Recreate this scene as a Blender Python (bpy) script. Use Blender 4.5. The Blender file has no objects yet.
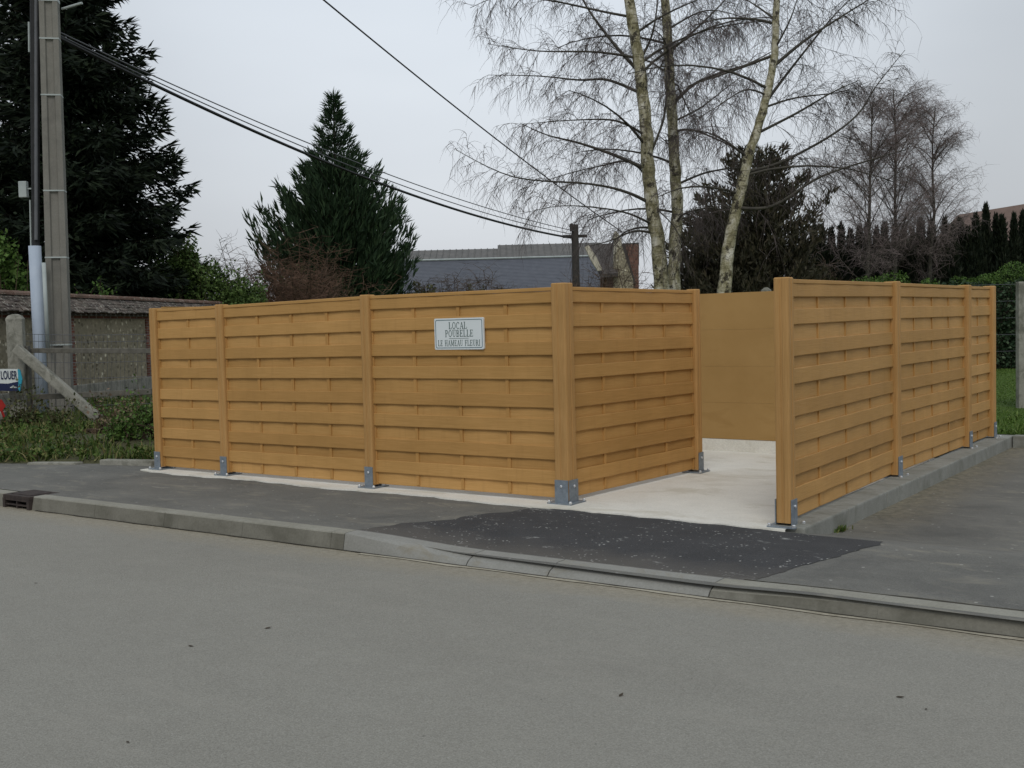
import bpy, bmesh, math, random
import numpy as np
from mathutils import Vector, Matrix
R = math.radians
rng = random.Random(7)
S = bpy.context.scene
COL = S.collection
# ------------------------------------------------------------------ camera model
F_PX = 1102.3
PITCH, ROLL, YAW = 0.0531, -0.0255, -0.6259
CAM = np.array([5.0679, -7.7897, 1.5375])
Fv = np.array([math.sin(YAW)*math.cos(PITCH), math.cos(YAW)*math.cos(PITCH), -math.sin(PITCH)])
R0 = np.array([math.cos(YAW), -math.sin(YAW), 0.0]); U0 = np.cross(R0, Fv)
Rv = math.cos(ROLL)*R0 + math.sin(ROLL)*U0
Uv = -math.sin(ROLL)*R0 + math.cos(ROLL)*U0
def ray(x, y): return Fv + Rv*(x-512)/F_PX - Uv*(y-384)/F_PX
def dep(x, y, D): return CAM + ray(x, y)*D
def gnd(x, y, z=0.0):
    d = ray(x, y); return CAM + d*((z-CAM[2])/d[2])
def proj(P):
    d = np.asarray(P, float)-CAM; z = d@Fv
    return 512+F_PX*(d@Rv)/z, 384-F_PX*(d@Uv)/z
cd = bpy.data.cameras.new('camera'); cam = bpy.data.objects.new('camera', cd); COL.objects.link(cam)
cd.sensor_width = 36; cd.lens = 36*F_PX/1024; cd.clip_end = 5000; cd.clip_start = .1
M = Matrix(((Rv[0], Uv[0], -Fv[0], CAM[0]), (Rv[1], Uv[1], -Fv[1], CAM[1]), (Rv[2], Uv[2], -Fv[2], CAM[2]), (0, 0, 0, 1)))
cam.matrix_world = M
S.camera = cam

# ------------------------------------------------------------------ materials
class NT:
    def __init__(s, name):
        s.m = bpy.data.materials.new(name); s.m.use_nodes = True
        s.t = s.m.node_tree; s.b = s.t.nodes['Principled BSDF']
        s.tc = s.t.nodes.new('ShaderNodeTexCoord')
    def n(s, typ, **kw):
        nd = s.t.nodes.new(typ)
        for k, v in kw.items():
            if k in nd.inputs: nd.inputs[k].default_value = v
            else: setattr(nd, k, v)
        return nd
    def l(s, a, b): s.t.links.new(a, b)
    def coord(s, scale=(1, 1, 1), src='Object', loc=(0, 0, 0), rot=(0, 0, 0)):
        mp = s.n('ShaderNodeMapping'); mp.inputs['Scale'].default_value = scale; mp.inputs['Location'].default_value = loc
        mp.inputs['Rotation'].default_value = rot
        s.l(s.tc.outputs[src], mp.inputs['Vector']); return mp.outputs[0]
    def noise(s, vec, scale, detail=4, rough=.6, dist=0):
        nd = s.n('ShaderNodeTexNoise'); nd.inputs['Scale'].default_value = scale; nd.inputs['Detail'].default_value = detail
        nd.inputs['Roughness'].default_value = rough; nd.inputs['Distortion'].default_value = dist
        s.l(vec, nd.inputs['Vector']); return nd.outputs['Fac']
    def vor(s, vec, scale, out='Distance', feature='F1'):
        nd = s.n('ShaderNodeTexVoronoi'); nd.feature = feature; nd.inputs['Scale'].default_value = scale
        s.l(vec, nd.inputs['Vector']); return nd.outputs[out]
    def ramp(s, fac, stops, interp='LINEAR'):
        nd = s.n('ShaderNodeValToRGB'); e = nd.color_ramp.elements; nd.color_ramp.interpolation = interp
        while len(e) < len(stops): e.new(.5)
        for el, (p, c) in zip(e, stops):
            el.position = p; el.color = (*c, 1) if hasattr(c, '__len__') else (c, c, c, 1)
        s.l(fac, nd.inputs[0]); return nd.outputs[0]
    def mix(s, fac, a, b, mode='MIX'):
        nd = s.n('ShaderNodeMix'); nd.data_type = 'RGBA'; nd.blend_type = mode
        for sock, v in ((nd.inputs[0], fac), (nd.inputs[6], a), (nd.inputs[7], b)):
            if isinstance(v, bpy.types.NodeSocket): s.l(v, sock)
            elif hasattr(v, '__len__'): sock.default_value = (*v, 1)
            elif sock.type == 'RGBA': sock.default_value = (v, v, v, 1)
            else: sock.default_value = v
        return nd.outputs[2]
    def math(s, op, a, b=0.0, clamp=False):
        nd = s.n('ShaderNodeMath'); nd.operation = op; nd.use_clamp = clamp
        for sock, v in ((nd.inputs[0], a), (nd.inputs[1], b)):
            if isinstance(v, bpy.types.NodeSocket): s.l(v, sock)
            else: sock.default_value = v
        return nd.outputs[0]
    def rnd(s): return s.n('ShaderNodeNewGeometry').outputs['Random Per Island']
    def done(s, col, rough=.8, bump=None, bs=.3, bd=.01, metal=0, spec=.3):
        if isinstance(col, bpy.types.NodeSocket): s.l(col, s.b.inputs['Base Color'])
        else: s.b.inputs['Base Color'].default_value = (*col, 1)
        if isinstance(rough, bpy.types.NodeSocket): s.l(rough, s.b.inputs['Roughness'])
        else: s.b.inputs['Roughness'].default_value = rough
        s.b.inputs['Metallic'].default_value = metal
        s.b.inputs['Specular IOR Level'].default_value = spec
        if bump is not None:
            b = s.n('ShaderNodeBump'); b.inputs['Strength'].default_value = bs; b.inputs['Distance'].default_value = bd
            s.l(bump, b.inputs['Height']); s.l(b.outputs[0], s.b.inputs['Normal'])
        return s.m

def m_wood(name, vert=False, tint=(1, 1, 1)):
    k = NT(name)
    c = k.coord((30, 30, 1.2) if vert else (1.2, 1.2, 55))
    g = k.noise(c, 3.0, 5, .65, .3)
    big = k.noise(k.coord((1, 1, 1)), 1.3, 3, .6)
    base = [(.42, .232, .072), (.475, .266, .086), (.535, .306, .108)]
    base = [tuple(a*b for a, b in zip(q, tint)) for q in base]
    col = k.ramp(g, [(.3, base[0]), (.5, base[1]), (.72, base[2])])
    r = k.rnd()
    v = k.ramp(r, [(0, (.89, .87, .84)), (.5, (.98, .98, .98)), (.8, (1.06, 1.06, 1.08)), (1, (1.14, 1.16, 1.24))])
    col = k.mix(1, col, v, 'MULTIPLY')
    v2 = k.ramp(big, [(.3, (.9, .9, .88)), (.7, (1.07, 1.07, 1.09))])
    col = k.mix(1, col, v2, 'MULTIPLY')
    # vague rain marks
    w = k.noise(k.coord((9, 9, .8)), 2.0, 3, .6)
    col = k.mix(k.ramp(w, [(.55, 0.0), (.75, .25)]), col, (.33, .175, .055))
    return k.done(col, .62, g, .25, .004, spec=.25)
WOOD = m_wood('wood_slat'); WOODV = m_wood('wood_post', True, (.95, .955, 1.04)); WOODB = m_wood('wood_batten', True, (1.0, .97, .93))

def m_plain(name, a, b, scale=6, rough=.8, bs=.3, bd=.006, metal=0, spec=.3, fine=None):
    k = NT(name); v = k.coord()
    n1 = k.noise(v, scale, 6, .65)
    col = k.ramp(n1, [(.3, a), (.7, b)])
    if fine:
        n2 = k.noise(v, fine, 3, .7)
        col = k.mix(.35, col, k.ramp(n2, [(.3, tuple(x*.7 for x in a)), (.7, tuple(min(1, x*1.25) for x in b))]))
    return k.done(col, rough, n1, bs, bd, metal, spec)
GALV = m_plain('galvanised_steel', (.17, .20, .23), (.27, .31, .35), 25, .5, .1, metal=.35, spec=.5)
ZINC = m_plain('bright_zinc_bolt', (.6, .62, .64), (.8, .8, .8), 40, .3, .1, metal=.7, spec=.6)
PLATE = m_plain('base_plate_steel', (.34, .36, .37), (.48, .49, .49), 25, .5, .1, metal=.2, spec=.5)

def m_road():
    k = NT('road_asphalt'); v = k.coord()
    big = k.noise(k.coord((.25, .8, 1)), 1.2, 5, .6)
    med = k.noise(v, 5, 5, .65)
    fine = k.noise(v, 130, 2, .8)
    sp = k.vor(v, 95)
    col = k.ramp(big, [(.3, (.232, .219, .185)), (.7, (.285, .272, .232))])
    col = k.mix(.35, col, k.ramp(med, [(.3, (.19, .178, .148)), (.7, (.272, .26, .218))]))
    col = k.mix(.42, col, k.ramp(fine, [(.3, (.10, .095, .083)), (.7, (.39, .38, .34))]))
    dkn = k.ramp(k.vor(k.coord((1, 1, 1), loc=(7, 7, 0)), 16), [(.05, 1.0), (.10, 0.0)])
    dkm = k.ramp(k.noise(k.coord((1, 1, 1), loc=(1, 5, 0)), 9, 2, .6), [(.58, 0.0), (.62, .6)])
    col = k.mix(k.math('MULTIPLY', dkn, dkm), col, (.05, .05, .042))
    col = k.mix(k.ramp(k.noise(k.coord((.6, 2.5, 1), loc=(9, 1, 0)), 1.3, 5, .7), [(.55, 0.0), (.72, .3)]), col, (.31, .29, .25))
    pc = k.ramp(k.vor(k.coord((1, 1, 1), loc=(2, 9, 0)), 60), [(.10, 1.0), (.2, 0.0)])
    pm_ = k.ramp(k.noise(v, 3.5, 4, .7), [(.5, 0.0), (.62, .6)])
    col = k.mix(k.math('MULTIPLY', pc, pm_), col, (.42, .41, .37))
    # scattered pale and dark chips
    vc = k.n('ShaderNodeTexVoronoi'); vc.inputs['Scale'].default_value = 38; k.l(v, vc.inputs['Vector'])
    pick = k.ramp(k.n('ShaderNodeSeparateColor').outputs[0] if False else vc.outputs['Color'], [(.0, 0.0), (1, 1.0)])
    dot = k.ramp(vc.outputs['Distance'], [(.10, 1.0), (.16, 0.0)])
    chip = k.ramp(k.noise(v, 11, 1, .5), [(.60, 0.0), (.64, 1.0)])
    m = k.math('MULTIPLY', dot, chip)
    col = k.mix(k.math('MULTIPLY', m, .55), col, (.40, .39, .36))
    # sandy dirt washed against the kerb
    sx = k.n('ShaderNodeSeparateXYZ'); k.l(v, sx.inputs[0])
    yy = k.math('ADD', sx.outputs[1], k.math('MULTIPLY', sx.outputs[0], -.02))
    yy = k.math('ADD', yy, k.math('MULTIPLY', k.noise(k.coord((1, 2, 1)), 2.2, 5, .7), .5))
    d = k.ramp(k.math('ADD', yy, 3.0), [(.95, 0.0), (1.0, 1.0)])
    mr = k.n('ShaderNodeMapRange'); mr.inputs['From Min'].default_value = -2.05; mr.inputs['From Max'].default_value = -1.62
    k.l(yy, mr.inputs['Value'])
    dirt = k.math('MULTIPLY', mr.outputs[0], .9)
    col = k.mix(dirt, col, k.ramp(k.noise(v, 30, 4, .7), [(.3, (.22, .19, .135)), (.7, (.36, .32, .245))]))
    return k.done(col, .85, k.math('ADD', k.math('MULTIPLY', fine, .7), sp), .5, .006, spec=.25)
ROAD = m_road()
def m_pave():
    k = NT('pavement_asphalt'); v = k.coord()
    big = k.noise(k.coord((.7, 1.3, 1)), 1.4, 6, .68)
    fine = k.noise(v, 120, 2, .8)
    col = k.ramp(big, [(.30, (.115, .111, .095)), (.5, (.148, .143, .122)), (.68, (.20, .192, .165))])
    col = k.mix(.4, col, k.ramp(fine, [(.3, (.07, .07, .068)), (.7, (.25, .25, .24))]))
    st = k.noise(k.coord((1.2, 3.5, 1), loc=(3, 1, 0)), 1.6, 5, .7, .6)
    col = k.mix(k.ramp(st, [(.54, 0.0), (.68, .6)]), col, (.27, .25, .20))
    sc = k.noise(k.coord((2, 7, 1), rot=(0, 0, .3)), 1.1, 6, .8, 1.0)
    col = k.mix(k.ramp(sc, [(.62, 0.0), (.66, .55)]), col, (.36, .34, .29))
    dk = k.noise(k.coord((1, 1, 1), loc=(8, 3, 0)), .8, 6, .7, .5)
    col = k.mix(k.ramp(dk, [(.52, 0.0), (.68, .45)]), col, (.07, .07, .068))
    sx = k.n('ShaderNodeSeparateXYZ'); k.l(v, sx.inputs[0])
    wx = k.n('ShaderNodeMapRange'); wx.inputs['From Min'].default_value = 2.75; wx.inputs['From Max'].default_value = 2.1; k.l(k.math('ADD', sx.outputs[0], k.math('MULTIPLY', k.noise(v, 2.2, 5, .7), .5)), wx.inputs['Value'])
    wx.inputs['From Min'].default_value = 2.95; wx.inputs['From Max'].default_value = 2.35
    wy = k.n('ShaderNodeMapRange'); wy.inputs['From Min'].default_value = .2; wy.inputs['From Max'].default_value = 1.6; k.l(sx.outputs[1], wy.inputs['Value'])
    wl = k.n('ShaderNodeMapRange'); wl.inputs['From Min'].default_value = 1.6; wl.inputs['From Max'].default_value = 2.0; k.l(sx.outputs[0], wl.inputs['Value'])
    dm = k.math('MULTIPLY', k.math('MULTIPLY', wx.outputs[0], wy.outputs[0]), k.math('MULTIPLY', wl.outputs[0], .75))
    col = k.mix(dm, col, k.ramp(k.noise(v, 14, 5, .75), [(.35, (.10, .09, .055)), (.55, (.22, .19, .13)), (.7, (.33, .27, .16))]))
    fl = k.ramp(k.vor(k.coord((1, 1, 1), loc=(4, 4, 0)), 7), [(.06, 1.0), (.09, 0.0)])
    col = k.mix(k.math('MULTIPLY', fl, .7), col, (.40, .39, .36))
    return k.done(col, .88, fine, .5, .006, spec=.2)
PAVE = m_pave()
def m_patch():
    k = NT('fresh_asphalt'); v = k.coord()
    fine = k.noise(v, 110, 3, .8); big = k.noise(v, 2.2, 5, .65)
    col = k.ramp(big, [(.3, (.038, .038, .04)), (.7, (.068, .068, .07))])
    col = k.mix(.4, col, k.ramp(fine, [(.35, (.02, .02, .02)), (.7, (.13, .13, .13))]))
    # cement crumbs in clusters
    vc = k.vor(v, 26); dot = k.ramp(k.math('ADD', vc, k.math('MULTIPLY', k.noise(v, 19, 2, .6), .3)), [(.30, 1.0), (.40, 0.0)])
    cl = k.ramp(k.noise(k.coord((1, 1.6, 1), loc=(2.1, .3, 0)), 1.7, 3, .6), [(.46, 0.0), (.56, 1.0)])
    sm = k.ramp(k.noise(k.coord((1, 2, 1), loc=(5, 1, 0)), 2.6, 6, .75), [(.60, 0.0), (.70, .6)])
    ck = k.math('MULTIPLY', k.math('MULTIPLY', dot, cl), k.ramp(k.noise(v, 9, 2, .6), [(.47, 0.0), (.52, 1.0)]))
    col = k.mix(k.math('MAXIMUM', k.math('MULTIPLY', ck, .75), sm), col, (.52, .52, .49))
    # worn toward the kerb
    sx = k.n('ShaderNodeSeparateXYZ'); k.l(v, sx.inputs[0])
    yy = k.math('ADD', sx.outputs[1], k.math('MULTIPLY', k.noise(v, 3, 4, .6), .5))
    mr = k.n('ShaderNodeMapRange'); mr.inputs['From Min'].default_value = -.95; mr.inputs['From Max'].default_value = -1.35; k.l(yy, mr.inputs['Value'])
    col = k.mix(k.math('MULTIPLY', mr.outputs[0], .5), col, (.15, .135, .115))
    return k.done(col, .9, fine, .6, .008, spec=.2)
PATCH = m_patch()
def m_conc(name, a, b, stain, sscale=1.6, sthr=.56, fine=70, amt=.5, bd=.004):
    k = NT(name); v = k.coord()
    n1 = k.noise(v, 3, 6, .65); n2 = k.noise(v, fine, 3, .7)
    col = k.ramp(n1, [(.3, a), (.7, b)])
    col = k.mix(.25, col, k.ramp(n2, [(.3, tuple(x*.6 for x in a)), (.7, tuple(min(1, x*1.2) for x in b))]))
    s1 = k.noise(k.coord((1, 1.5, 1), loc=(4, 2, 1)), sscale, 5, .65, .5)
    col = k.mix(k.ramp(s1, [(sthr, 0.0), (sthr+.17, amt)]), col, stain)
    return k.done(col, .85, n2, .4, bd, spec=.25)
SLAB = m_conc('new_concrete', (.66, .64, .575), (.78, .76, .69), (.50, .465, .37), 1.8, .52, 60, .6)
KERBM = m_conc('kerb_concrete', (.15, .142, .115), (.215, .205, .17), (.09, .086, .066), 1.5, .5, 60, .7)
KERBT = m_conc('pale_kerb_top', (.235, .225, .185), (.315, .305, .26), (.15, .14, .10), 2.0, .55, 60, .5)  # older kerb stones: tops coloured paler than their faces
KERBN = m_conc('new_kerb_concrete', (.235, .23, .205), (.30, .295, .27), (.22, .19, .13), 3.0, .58, 60, .7)
BEAMM = m_conc('edging_concrete', (.21, .21, .185), (.30, .30, .27), (.13, .13, .10), 2.5, .5, 60, .6)
OLDC = m_conc('weathered_concrete', (.22, .215, .18), (.36, .35, .30), (.10, .10, .075), 5, .48, 45, .7)
POLEC = m_conc('pole_concrete', (.19, .18, .155), (.255, .245, .215), (.14, .135, .12), 1.2, .5, 45, .5)
DARKD = m_plain('damp_dirt', (.03, .027, .02), (.07, .062, .045), 12, .95)
MORT = m_conc('gutter_mortar', (.34, .31, .24), (.46, .42, .33), (.2, .17, .12), 6, .5, 60, .7)
def m_brownwall():
    k = NT('brown_painted_concrete'); v = k.coord()
    n1 = k.noise(v, 1.6, 4, .6); col = k.ramp(n1, [(.3, (.335, .20, .068)), (.7, (.39, .24, .088))])
    st = k.noise(k.coord((.9, 1, 2.6), loc=(1.3, 0, 2.35)), 1.7, 4, .55, .6)
    col = k.mix(k.ramp(st, [(.58, 0.0), (.70, .35)]), col, (.27, .15, .045))
    z = k.n('ShaderNodeSeparateXYZ'); k.l(v, z.inputs[0])
    n2 = k.noise(v, 40, 3, .7)
    return k.done(col, .75, n2, .25, .003, spec=.25)
BROWNW = m_brownwall()
def m_leaf(name, a, b, c=None, rough=.65):
    k = NT(name); r = k.rnd()
    st = [(0, a), (.6, b)] + ([(1, c)] if c else [])
    return k.done(k.ramp(r, st), rough, spec=.2)
SPRUCEM = m_leaf('spruce_needles', (.006, .011, .007), (.013, .022, .011), (.024, .036, .017))
CYPM = m_leaf('cypress_foliage', (.018, .036, .018), (.034, .064, .030), (.06, .10, .045))
YEWM = m_leaf('pine_foliage', (.030, .030, .017), (.05, .046, .026), (.075, .062, .036))
HEDM = m_leaf('thuja_foliage', (.007, .012, .007), (.014, .021, .011), (.024, .03, .015))
SHRM = m_leaf('shrub_leaf', (.035, .075, .015), (.075, .14, .028), (.12, .19, .05))
SHRG = m_leaf('bright_shrub_leaf', (.04, .07, .018), (.075, .125, .03), (.12, .175, .05))
DSHR = m_leaf('dull_shrub_leaf', (.05, .06, .022), (.08, .09, .035), (.11, .10, .045))
HEDGEM = m_leaf('clipped_hedge_leaf', (.035, .075, .012), (.07, .135, .024), (.12, .19, .045))
IVYM = m_leaf('ivy_leaf', (.018, .038, .018), (.035, .065, .03), (.08, .11, .06))
GRASSM = m_leaf('verge_grass', (.03, .065, .012), (.085, .13, .025), (.20, .165, .075))
LAWNB = m_leaf('lawn_blade', (.05, .10, .014), (.085, .15, .025), (.14, .19, .05))
BARKD = m_plain('dark_bark', (.03, .025, .018), (.07, .06, .045), 12)
TWIG = m_plain('birch_twig', (.07, .055, .052), (.11, .088, .082), 8)
LIMBM = m_plain('birch_limb', (.04, .036, .03), (.085, .078, .06), 8)
TWIGF = m_plain('pinkish_twig', (.16, .125, .12), (.24, .19, .18), 8)
RTWIG = m_plain('reddish_twig', (.10, .058, .04), (.17, .10, .065), 8)
BTWIG = m_plain('brown_twig', (.06, .042, .03), (.11, .075, .05), 8)
def m_birch():
    k = NT('birch_bark'); v = k.coord()
    n = k.noise(k.coord((2.5, 2.5, 1.6)), 2.4, 5, .75)
    col = k.ramp(n, [(.36, (.14, .125, .065)), (.46, (.28, .255, .15)), (.56, (.47, .435, .32)), (.68, (.68, .65, .56))])
    f = k.noise(k.coord((3, 3, 20)), 1.6, 4, .75)
    col = k.mix(k.ramp(f, [(.54, 0.0), (.62, .85)]), col, (.10, .085, .05))
    p = k.noise(k.coord((4.5, 4.5, 3.4), loc=(3, 3, 3)), 1.4, 5, .8)
    col = k.mix(k.ramp(p, [(.54, 0.0), (.59, .95)]), col, (.03, .025, .016))
    return k.done(col, .85, f, .6, .012)
BIRCH = m_birch()
def m_ground():
    k = NT('lawn_soil'); v = k.coord()
    n = k.noise(v, 2.0, 6, .7); f = k.noise(v, 60, 3, .7)
    col = k.ramp(n, [(.35, (.045, .075, .014)), (.6, (.07, .12, .02)), (.8, (.10, .10, .04))])
    col = k.mix(.3, col, k.ramp(f, [(.3, (.03, .05, .01)), (.7, (.13, .2, .05))]))
    return k.done(col, .9, f, .8, .02, spec=.1)
LAWN = m_ground()
VSOIL = m_plain('verge_soil', (.045, .05, .02), (.09, .085, .045), 6, .95, .8, .03, fine=60)
def m_flint():
    k = NT('flint_masonry'); v = k.coord()
    vc = k.n('ShaderNodeTexVoronoi'); vc.inputs['Scale'].default_value = 11; vc.inputs['Randomness'].default_value = 1; k.l(v, vc.inputs['Vector'])
    sc = k.n('ShaderNodeSeparateColor'); k.l(vc.outputs['Color'], sc.inputs[0])
    stone = k.ramp(sc.outputs[0], [(0, (.11, .095, .07)), (.4, (.26, .23, .17)), (.8, (.36, .32, .245)), (1, (.66, .62, .52))])
    d = k.ramp(vc.outputs['Distance'], [(.32, 0.0), (.5, 1.0)])
    col = k.mix(d, stone, (.27, .24, .185))
    n = k.noise(v, 1.1, 5, .7)
    col = k.mix(1, col, k.ramp(n, [(.3, (.8, .8, .72)), (.7, (1.35, 1.32, 1.2))]), 'MULTIPLY')
    return k.done(col, .9, d, -.6 if False else .5, .02)
FLINT = m_flint()
def m_brick(name='brick_masonry'):
    k = NT(name)
    b = k.n('ShaderNodeTexBrick'); b.inputs['Scale'].default_value = 4.2; b.inputs['Mortar Size'].default_value = .03
    b.inputs['Color1'].default_value = (.24, .085, .055, 1); b.inputs['Color2'].default_value = (.14, .055, .04, 1); b.inputs['Mortar'].default_value = (.26, .23, .19, 1)
    # walls stand upright: map x+y and z into the brick plane
    s1 = k.n('ShaderNodeSeparateXYZ'); k.l(k.tc.outputs['Object'], s1.inputs[0])
    cmb = k.n('ShaderNodeCombineXYZ'); k.l(k.math('ADD', s1.outputs[0], s1.outputs[1]), cmb.inputs[0]); k.l(s1.outputs[2], cmb.inputs[1])
    k.l(cmb.outputs[0], b.inputs['Vector'])
    n = k.noise(k.tc.outputs['Object'], 3, 5, .7)
    col = k.mix(1, b.outputs['Color'], k.ramp(n, [(.3, (.6, .6, .6)), (.7, (1.1, 1.1, 1.1))]), 'MULTIPLY')
    return k.done(col, .9)
BRICK = m_brick()
def m_tile(name, c1, c2, c3, lich=.62):
    k = NT(name); v = k.coord()
    r = k.rnd(); col = k.ramp(r, [(0, c1), (.5, c2), (1, c3)])
    n = k.noise(v, 14, 4, .7)
    col = k.mix(k.ramp(n, [(lich, 0.0), (lich+.06, .8)]), col, (.42, .40, .34))
    m = k.noise(v, 2.2, 5, .7); col = k.mix(k.ramp(m, [(.5, 0.0), (.7, .6)]), col, (.05, .048, .03))
    return k.done(col, .9, n, .3, .01)
TILE = m_tile('old_clay_tile', (.06, .048, .042), (.10, .08, .066), (.15, .12, .10), .56)
RIDGET = m_tile('ridge_tile', (.11, .065, .045), (.16, .095, .07), (.21, .15, .12), .58)
SLATE = m_plain('blue_slate_roof', (.085, .092, .11), (.115, .122, .142), 3, .55, .2, .01, spec=.3)
CORR = m_plain('grey_fibre_roof', (.105, .105, .10), (.165, .155, .145), 2.5, .85)
DKROOF = m_plain('dark_tile_roof', (.045, .04, .038), (.10, .085, .075), 5, .85, fine=20)
BRROOF = m_plain('brown_tile_roof', (.135, .092, .075), (.175, .122, .10), 2, .85)
PALEW = m_plain('pale_render', (.46, .42, .33), (.62, .57, .46), 4, .85)
SHEATH = m_plain('blue_grey_sheath', (.36, .42, .50), (.44, .50, .58), 3, .6)
PIPEM = m_plain('pale_pipe', (.34, .38, .37), (.46, .50, .48), 3, .6)
BLACK = m_plain('black_cable', (.012, .012, .012), (.025, .025, .025), 8, .6)
GREYC = m_plain('grey_cable', (.10, .105, .11), (.14, .14, .15), 8, .6)
RUST = m_plain('rusted_iron', (.035, .028, .026), (.075, .058, .05), 14, .8, metal=.2)
DARKV = m_plain('dark_void', (.006, .006, .006), (.01, .01, .01), 4, .95)
OLDWOOD = m_plain('grey_old_wood', (.09, .085, .07), (.17, .16, .135), 12, .9)
DPOLEM = m_plain('tarred_wood_pole', (.025, .023, .02), (.05, .045, .038), 8, .85)
SIGNW = m_plain('sign_white_enamel', (.70, .75, .755), (.76, .80, .81), 3, .35, .02, spec=.5)
SIGNG = m_plain('sign_green_lettering', (.10, .15, .14), (.13, .18, .17), 8, .5)
SIGNB = m_plain('sign_border_paint', (.08, .14, .17), (.12, .19, .21), 8, .5)
SALEW = m_plain('arrow_sign_white', (.62, .66, .64), (.7, .74, .72), 3, .4)
SALEN = m_plain('arrow_sign_navy', (.012, .018, .06), (.02, .028, .08), 3, .4)
SALEC = m_plain('arrow_sign_cyan', (.03, .30, .42), (.05, .38, .50), 3, .4)
REDM = m_plain('red_paint', (.32, .015, .012), (.40, .03, .02), 6, .5)

# ------------------------------------------------------------------ mesh building
class MB:
    def __init__(s): s.V = []; s.Fq = []; s.Mi = []; s.k = 0
    def add(s, vs, fs, mi=0):
        vs = np.asarray(vs, dtype=float).reshape(-1, 3)
        s.V.append(vs)
        if isinstance(fs, np.ndarray): s.Fq.append((fs+s.k, mi))
        else: s.Fq.append(([tuple(s.k+i for i in f) for f in fs], mi))
        s.k += len(vs)
    def quads(s, P, mi=0):
        """P: (n, 4, 3) array of quads"""
        n = len(P); s.add(P.reshape(-1, 3), np.arange(4*n).reshape(n, 4), mi)
    def tris(s, P, mi=0):
        n = len(P); s.add(P.reshape(-1, 3), np.arange(3*n).reshape(n, 3), mi)
    def mesh(s, name, mats, origin=(0, 0, 0)):
        me = bpy.data.meshes.new(name)
        V = np.concatenate(s.V)-np.asarray(origin, float)
        idx = []; tot = []; mi = []
        for f, m_ in s.Fq:
            if isinstance(f, np.ndarray): idx.append(f.ravel()); tot.append(np.full(len(f), f.shape[1])); mi.append(np.full(len(f), m_))
            else:
                if not f: continue
                idx.append(np.array([i for q in f for i in q])); tot.append(np.array([len(q) for q in f])); mi.append(np.full(len(f), m_))
        idx = np.concatenate(idx).astype(np.int32); tot = np.concatenate(tot).astype(np.int32); mi = np.concatenate(mi).astype(np.int32)
        st = np.zeros(len(tot), np.int32); st[1:] = np.cumsum(tot)[:-1]
        me.vertices.add(len(V)); me.vertices.foreach_set('co', V.astype(np.float32).ravel())
        me.loops.add(len(idx)); me.loops.foreach_set('vertex_index', idx)
        me.polygons.add(len(tot)); me.polygons.foreach_set('loop_start', st); me.polygons.foreach_set('loop_total', tot)
        for m_ in mats: me.materials.append(m_)
        if len(mats) > 1: me.polygons.foreach_set('material_index', mi)
        me.polygons.foreach_set('use_smooth', np.zeros(len(tot), bool))
        me.update(calc_edges=True); me.validate(verbose=False)
        return me
    def box(s, c, half, ax=None, bev=0, mi=0):
        """oriented box, axes rows of ax, optional chamfer"""
        ax = np.eye(3) if ax is None else np.asarray(ax, float); c = np.asarray(c, float)
        hx, hy, hz = half
        if bev <= 0:
            vs = [c+ax[0]*hx*i+ax[1]*hy*j+ax[2]*hz*k for k in (-1, 1) for j in (-1, 1) for i in (-1, 1)]
            s.add(vs, [(0, 2, 3, 1), (4, 5, 7, 6), (0, 1, 5, 4), (2, 6, 7, 3), (0, 4, 6, 2), (1, 3, 7, 5)], mi); return
        bm = bmesh.new(); bmesh.ops.create_cube(bm, size=2)
        for v in bm.verts: v.co = Vector((v.co.x*hx, v.co.y*hy, v.co.z*hz))
        bmesh.ops.bevel(bm, geom=bm.edges[:], offset=bev, segments=2, affect='EDGES', profile=.6)
        bm.verts.index_update()
        vs = [c+ax[0]*v.co.x+ax[1]*v.co.y+ax[2]*v.co.z for v in bm.verts]
        s.add(vs, [tuple(v.index for v in f.verts) for f in bm.faces], mi); bm.free()
    def bar(s, A, B, half_n, half_z, n, bev=.004, mi=0):
        A = np.asarray(A, float); B = np.asarray(B, float); u = B-A; L = np.linalg.norm(u); u /= L
        n = np.asarray(n, float); w = np.cross(u, n)
        s.box((A+B)/2, (L/2, half_n, half_z), [u, n, w], bev, mi)
    def prism(s, poly, d, mi=0):
        """poly: list of 3D points, extruded by vector d"""
        n = len(poly); d = np.asarray(d, float); a = [np.asarray(p, float) for p in poly]
        s.add(a+[p+d for p in a], [tuple(range(n))[::-1], tuple(range(n, 2*n))]+[(i, (i+1) % n, n+(i+1) % n, n+i) for i in range(n)], mi)
    def tube(s, pts, rad, n=6, cap=False, mi=0):
        P = np.asarray([np.asarray(p, float) for p in pts]); m_ = len(P)
        d = np.empty_like(P); d[1:-1] = P[2:]-P[:-2]; d[0] = P[1]-P[0]; d[-1] = P[-1]-P[-2]
        d /= np.linalg.norm(d, axis=1)[:, None]+1e-9
        up = np.array([.13, .27, .95]); a = np.cross(d, up); L = np.linalg.norm(a, axis=1)
        if L.min() < .05: a = np.cross(d, [1., 0, 0]); L = np.linalg.norm(a, axis=1)
        a /= L[:, None]+1e-9; b = np.cross(d, a)
        r = np.asarray(rad, float)*np.ones(m_); t = 2*np.pi*np.arange(n)/n
        vs = P[:, None, :]+(a[:, None, :]*np.cos(t)[None, :, None]+b[:, None, :]*np.sin(t)[None, :, None])*r[:, None, None]
        i = np.arange(m_-1)[:, None]*n; j = np.arange(n)[None, :]; jn = (j+1) % n
        F = np.stack([i+j, i+jn, i+n+jn, i+n+j], -1).reshape(-1, 4)
        k0 = s.k; s.add(vs.reshape(-1, 3), F, mi)
        if cap: s.Fq.append(([tuple(k0+q for q in range(n))[::-1], tuple(k0+(m_-1)*n+q for q in range(n))], mi))
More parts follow.
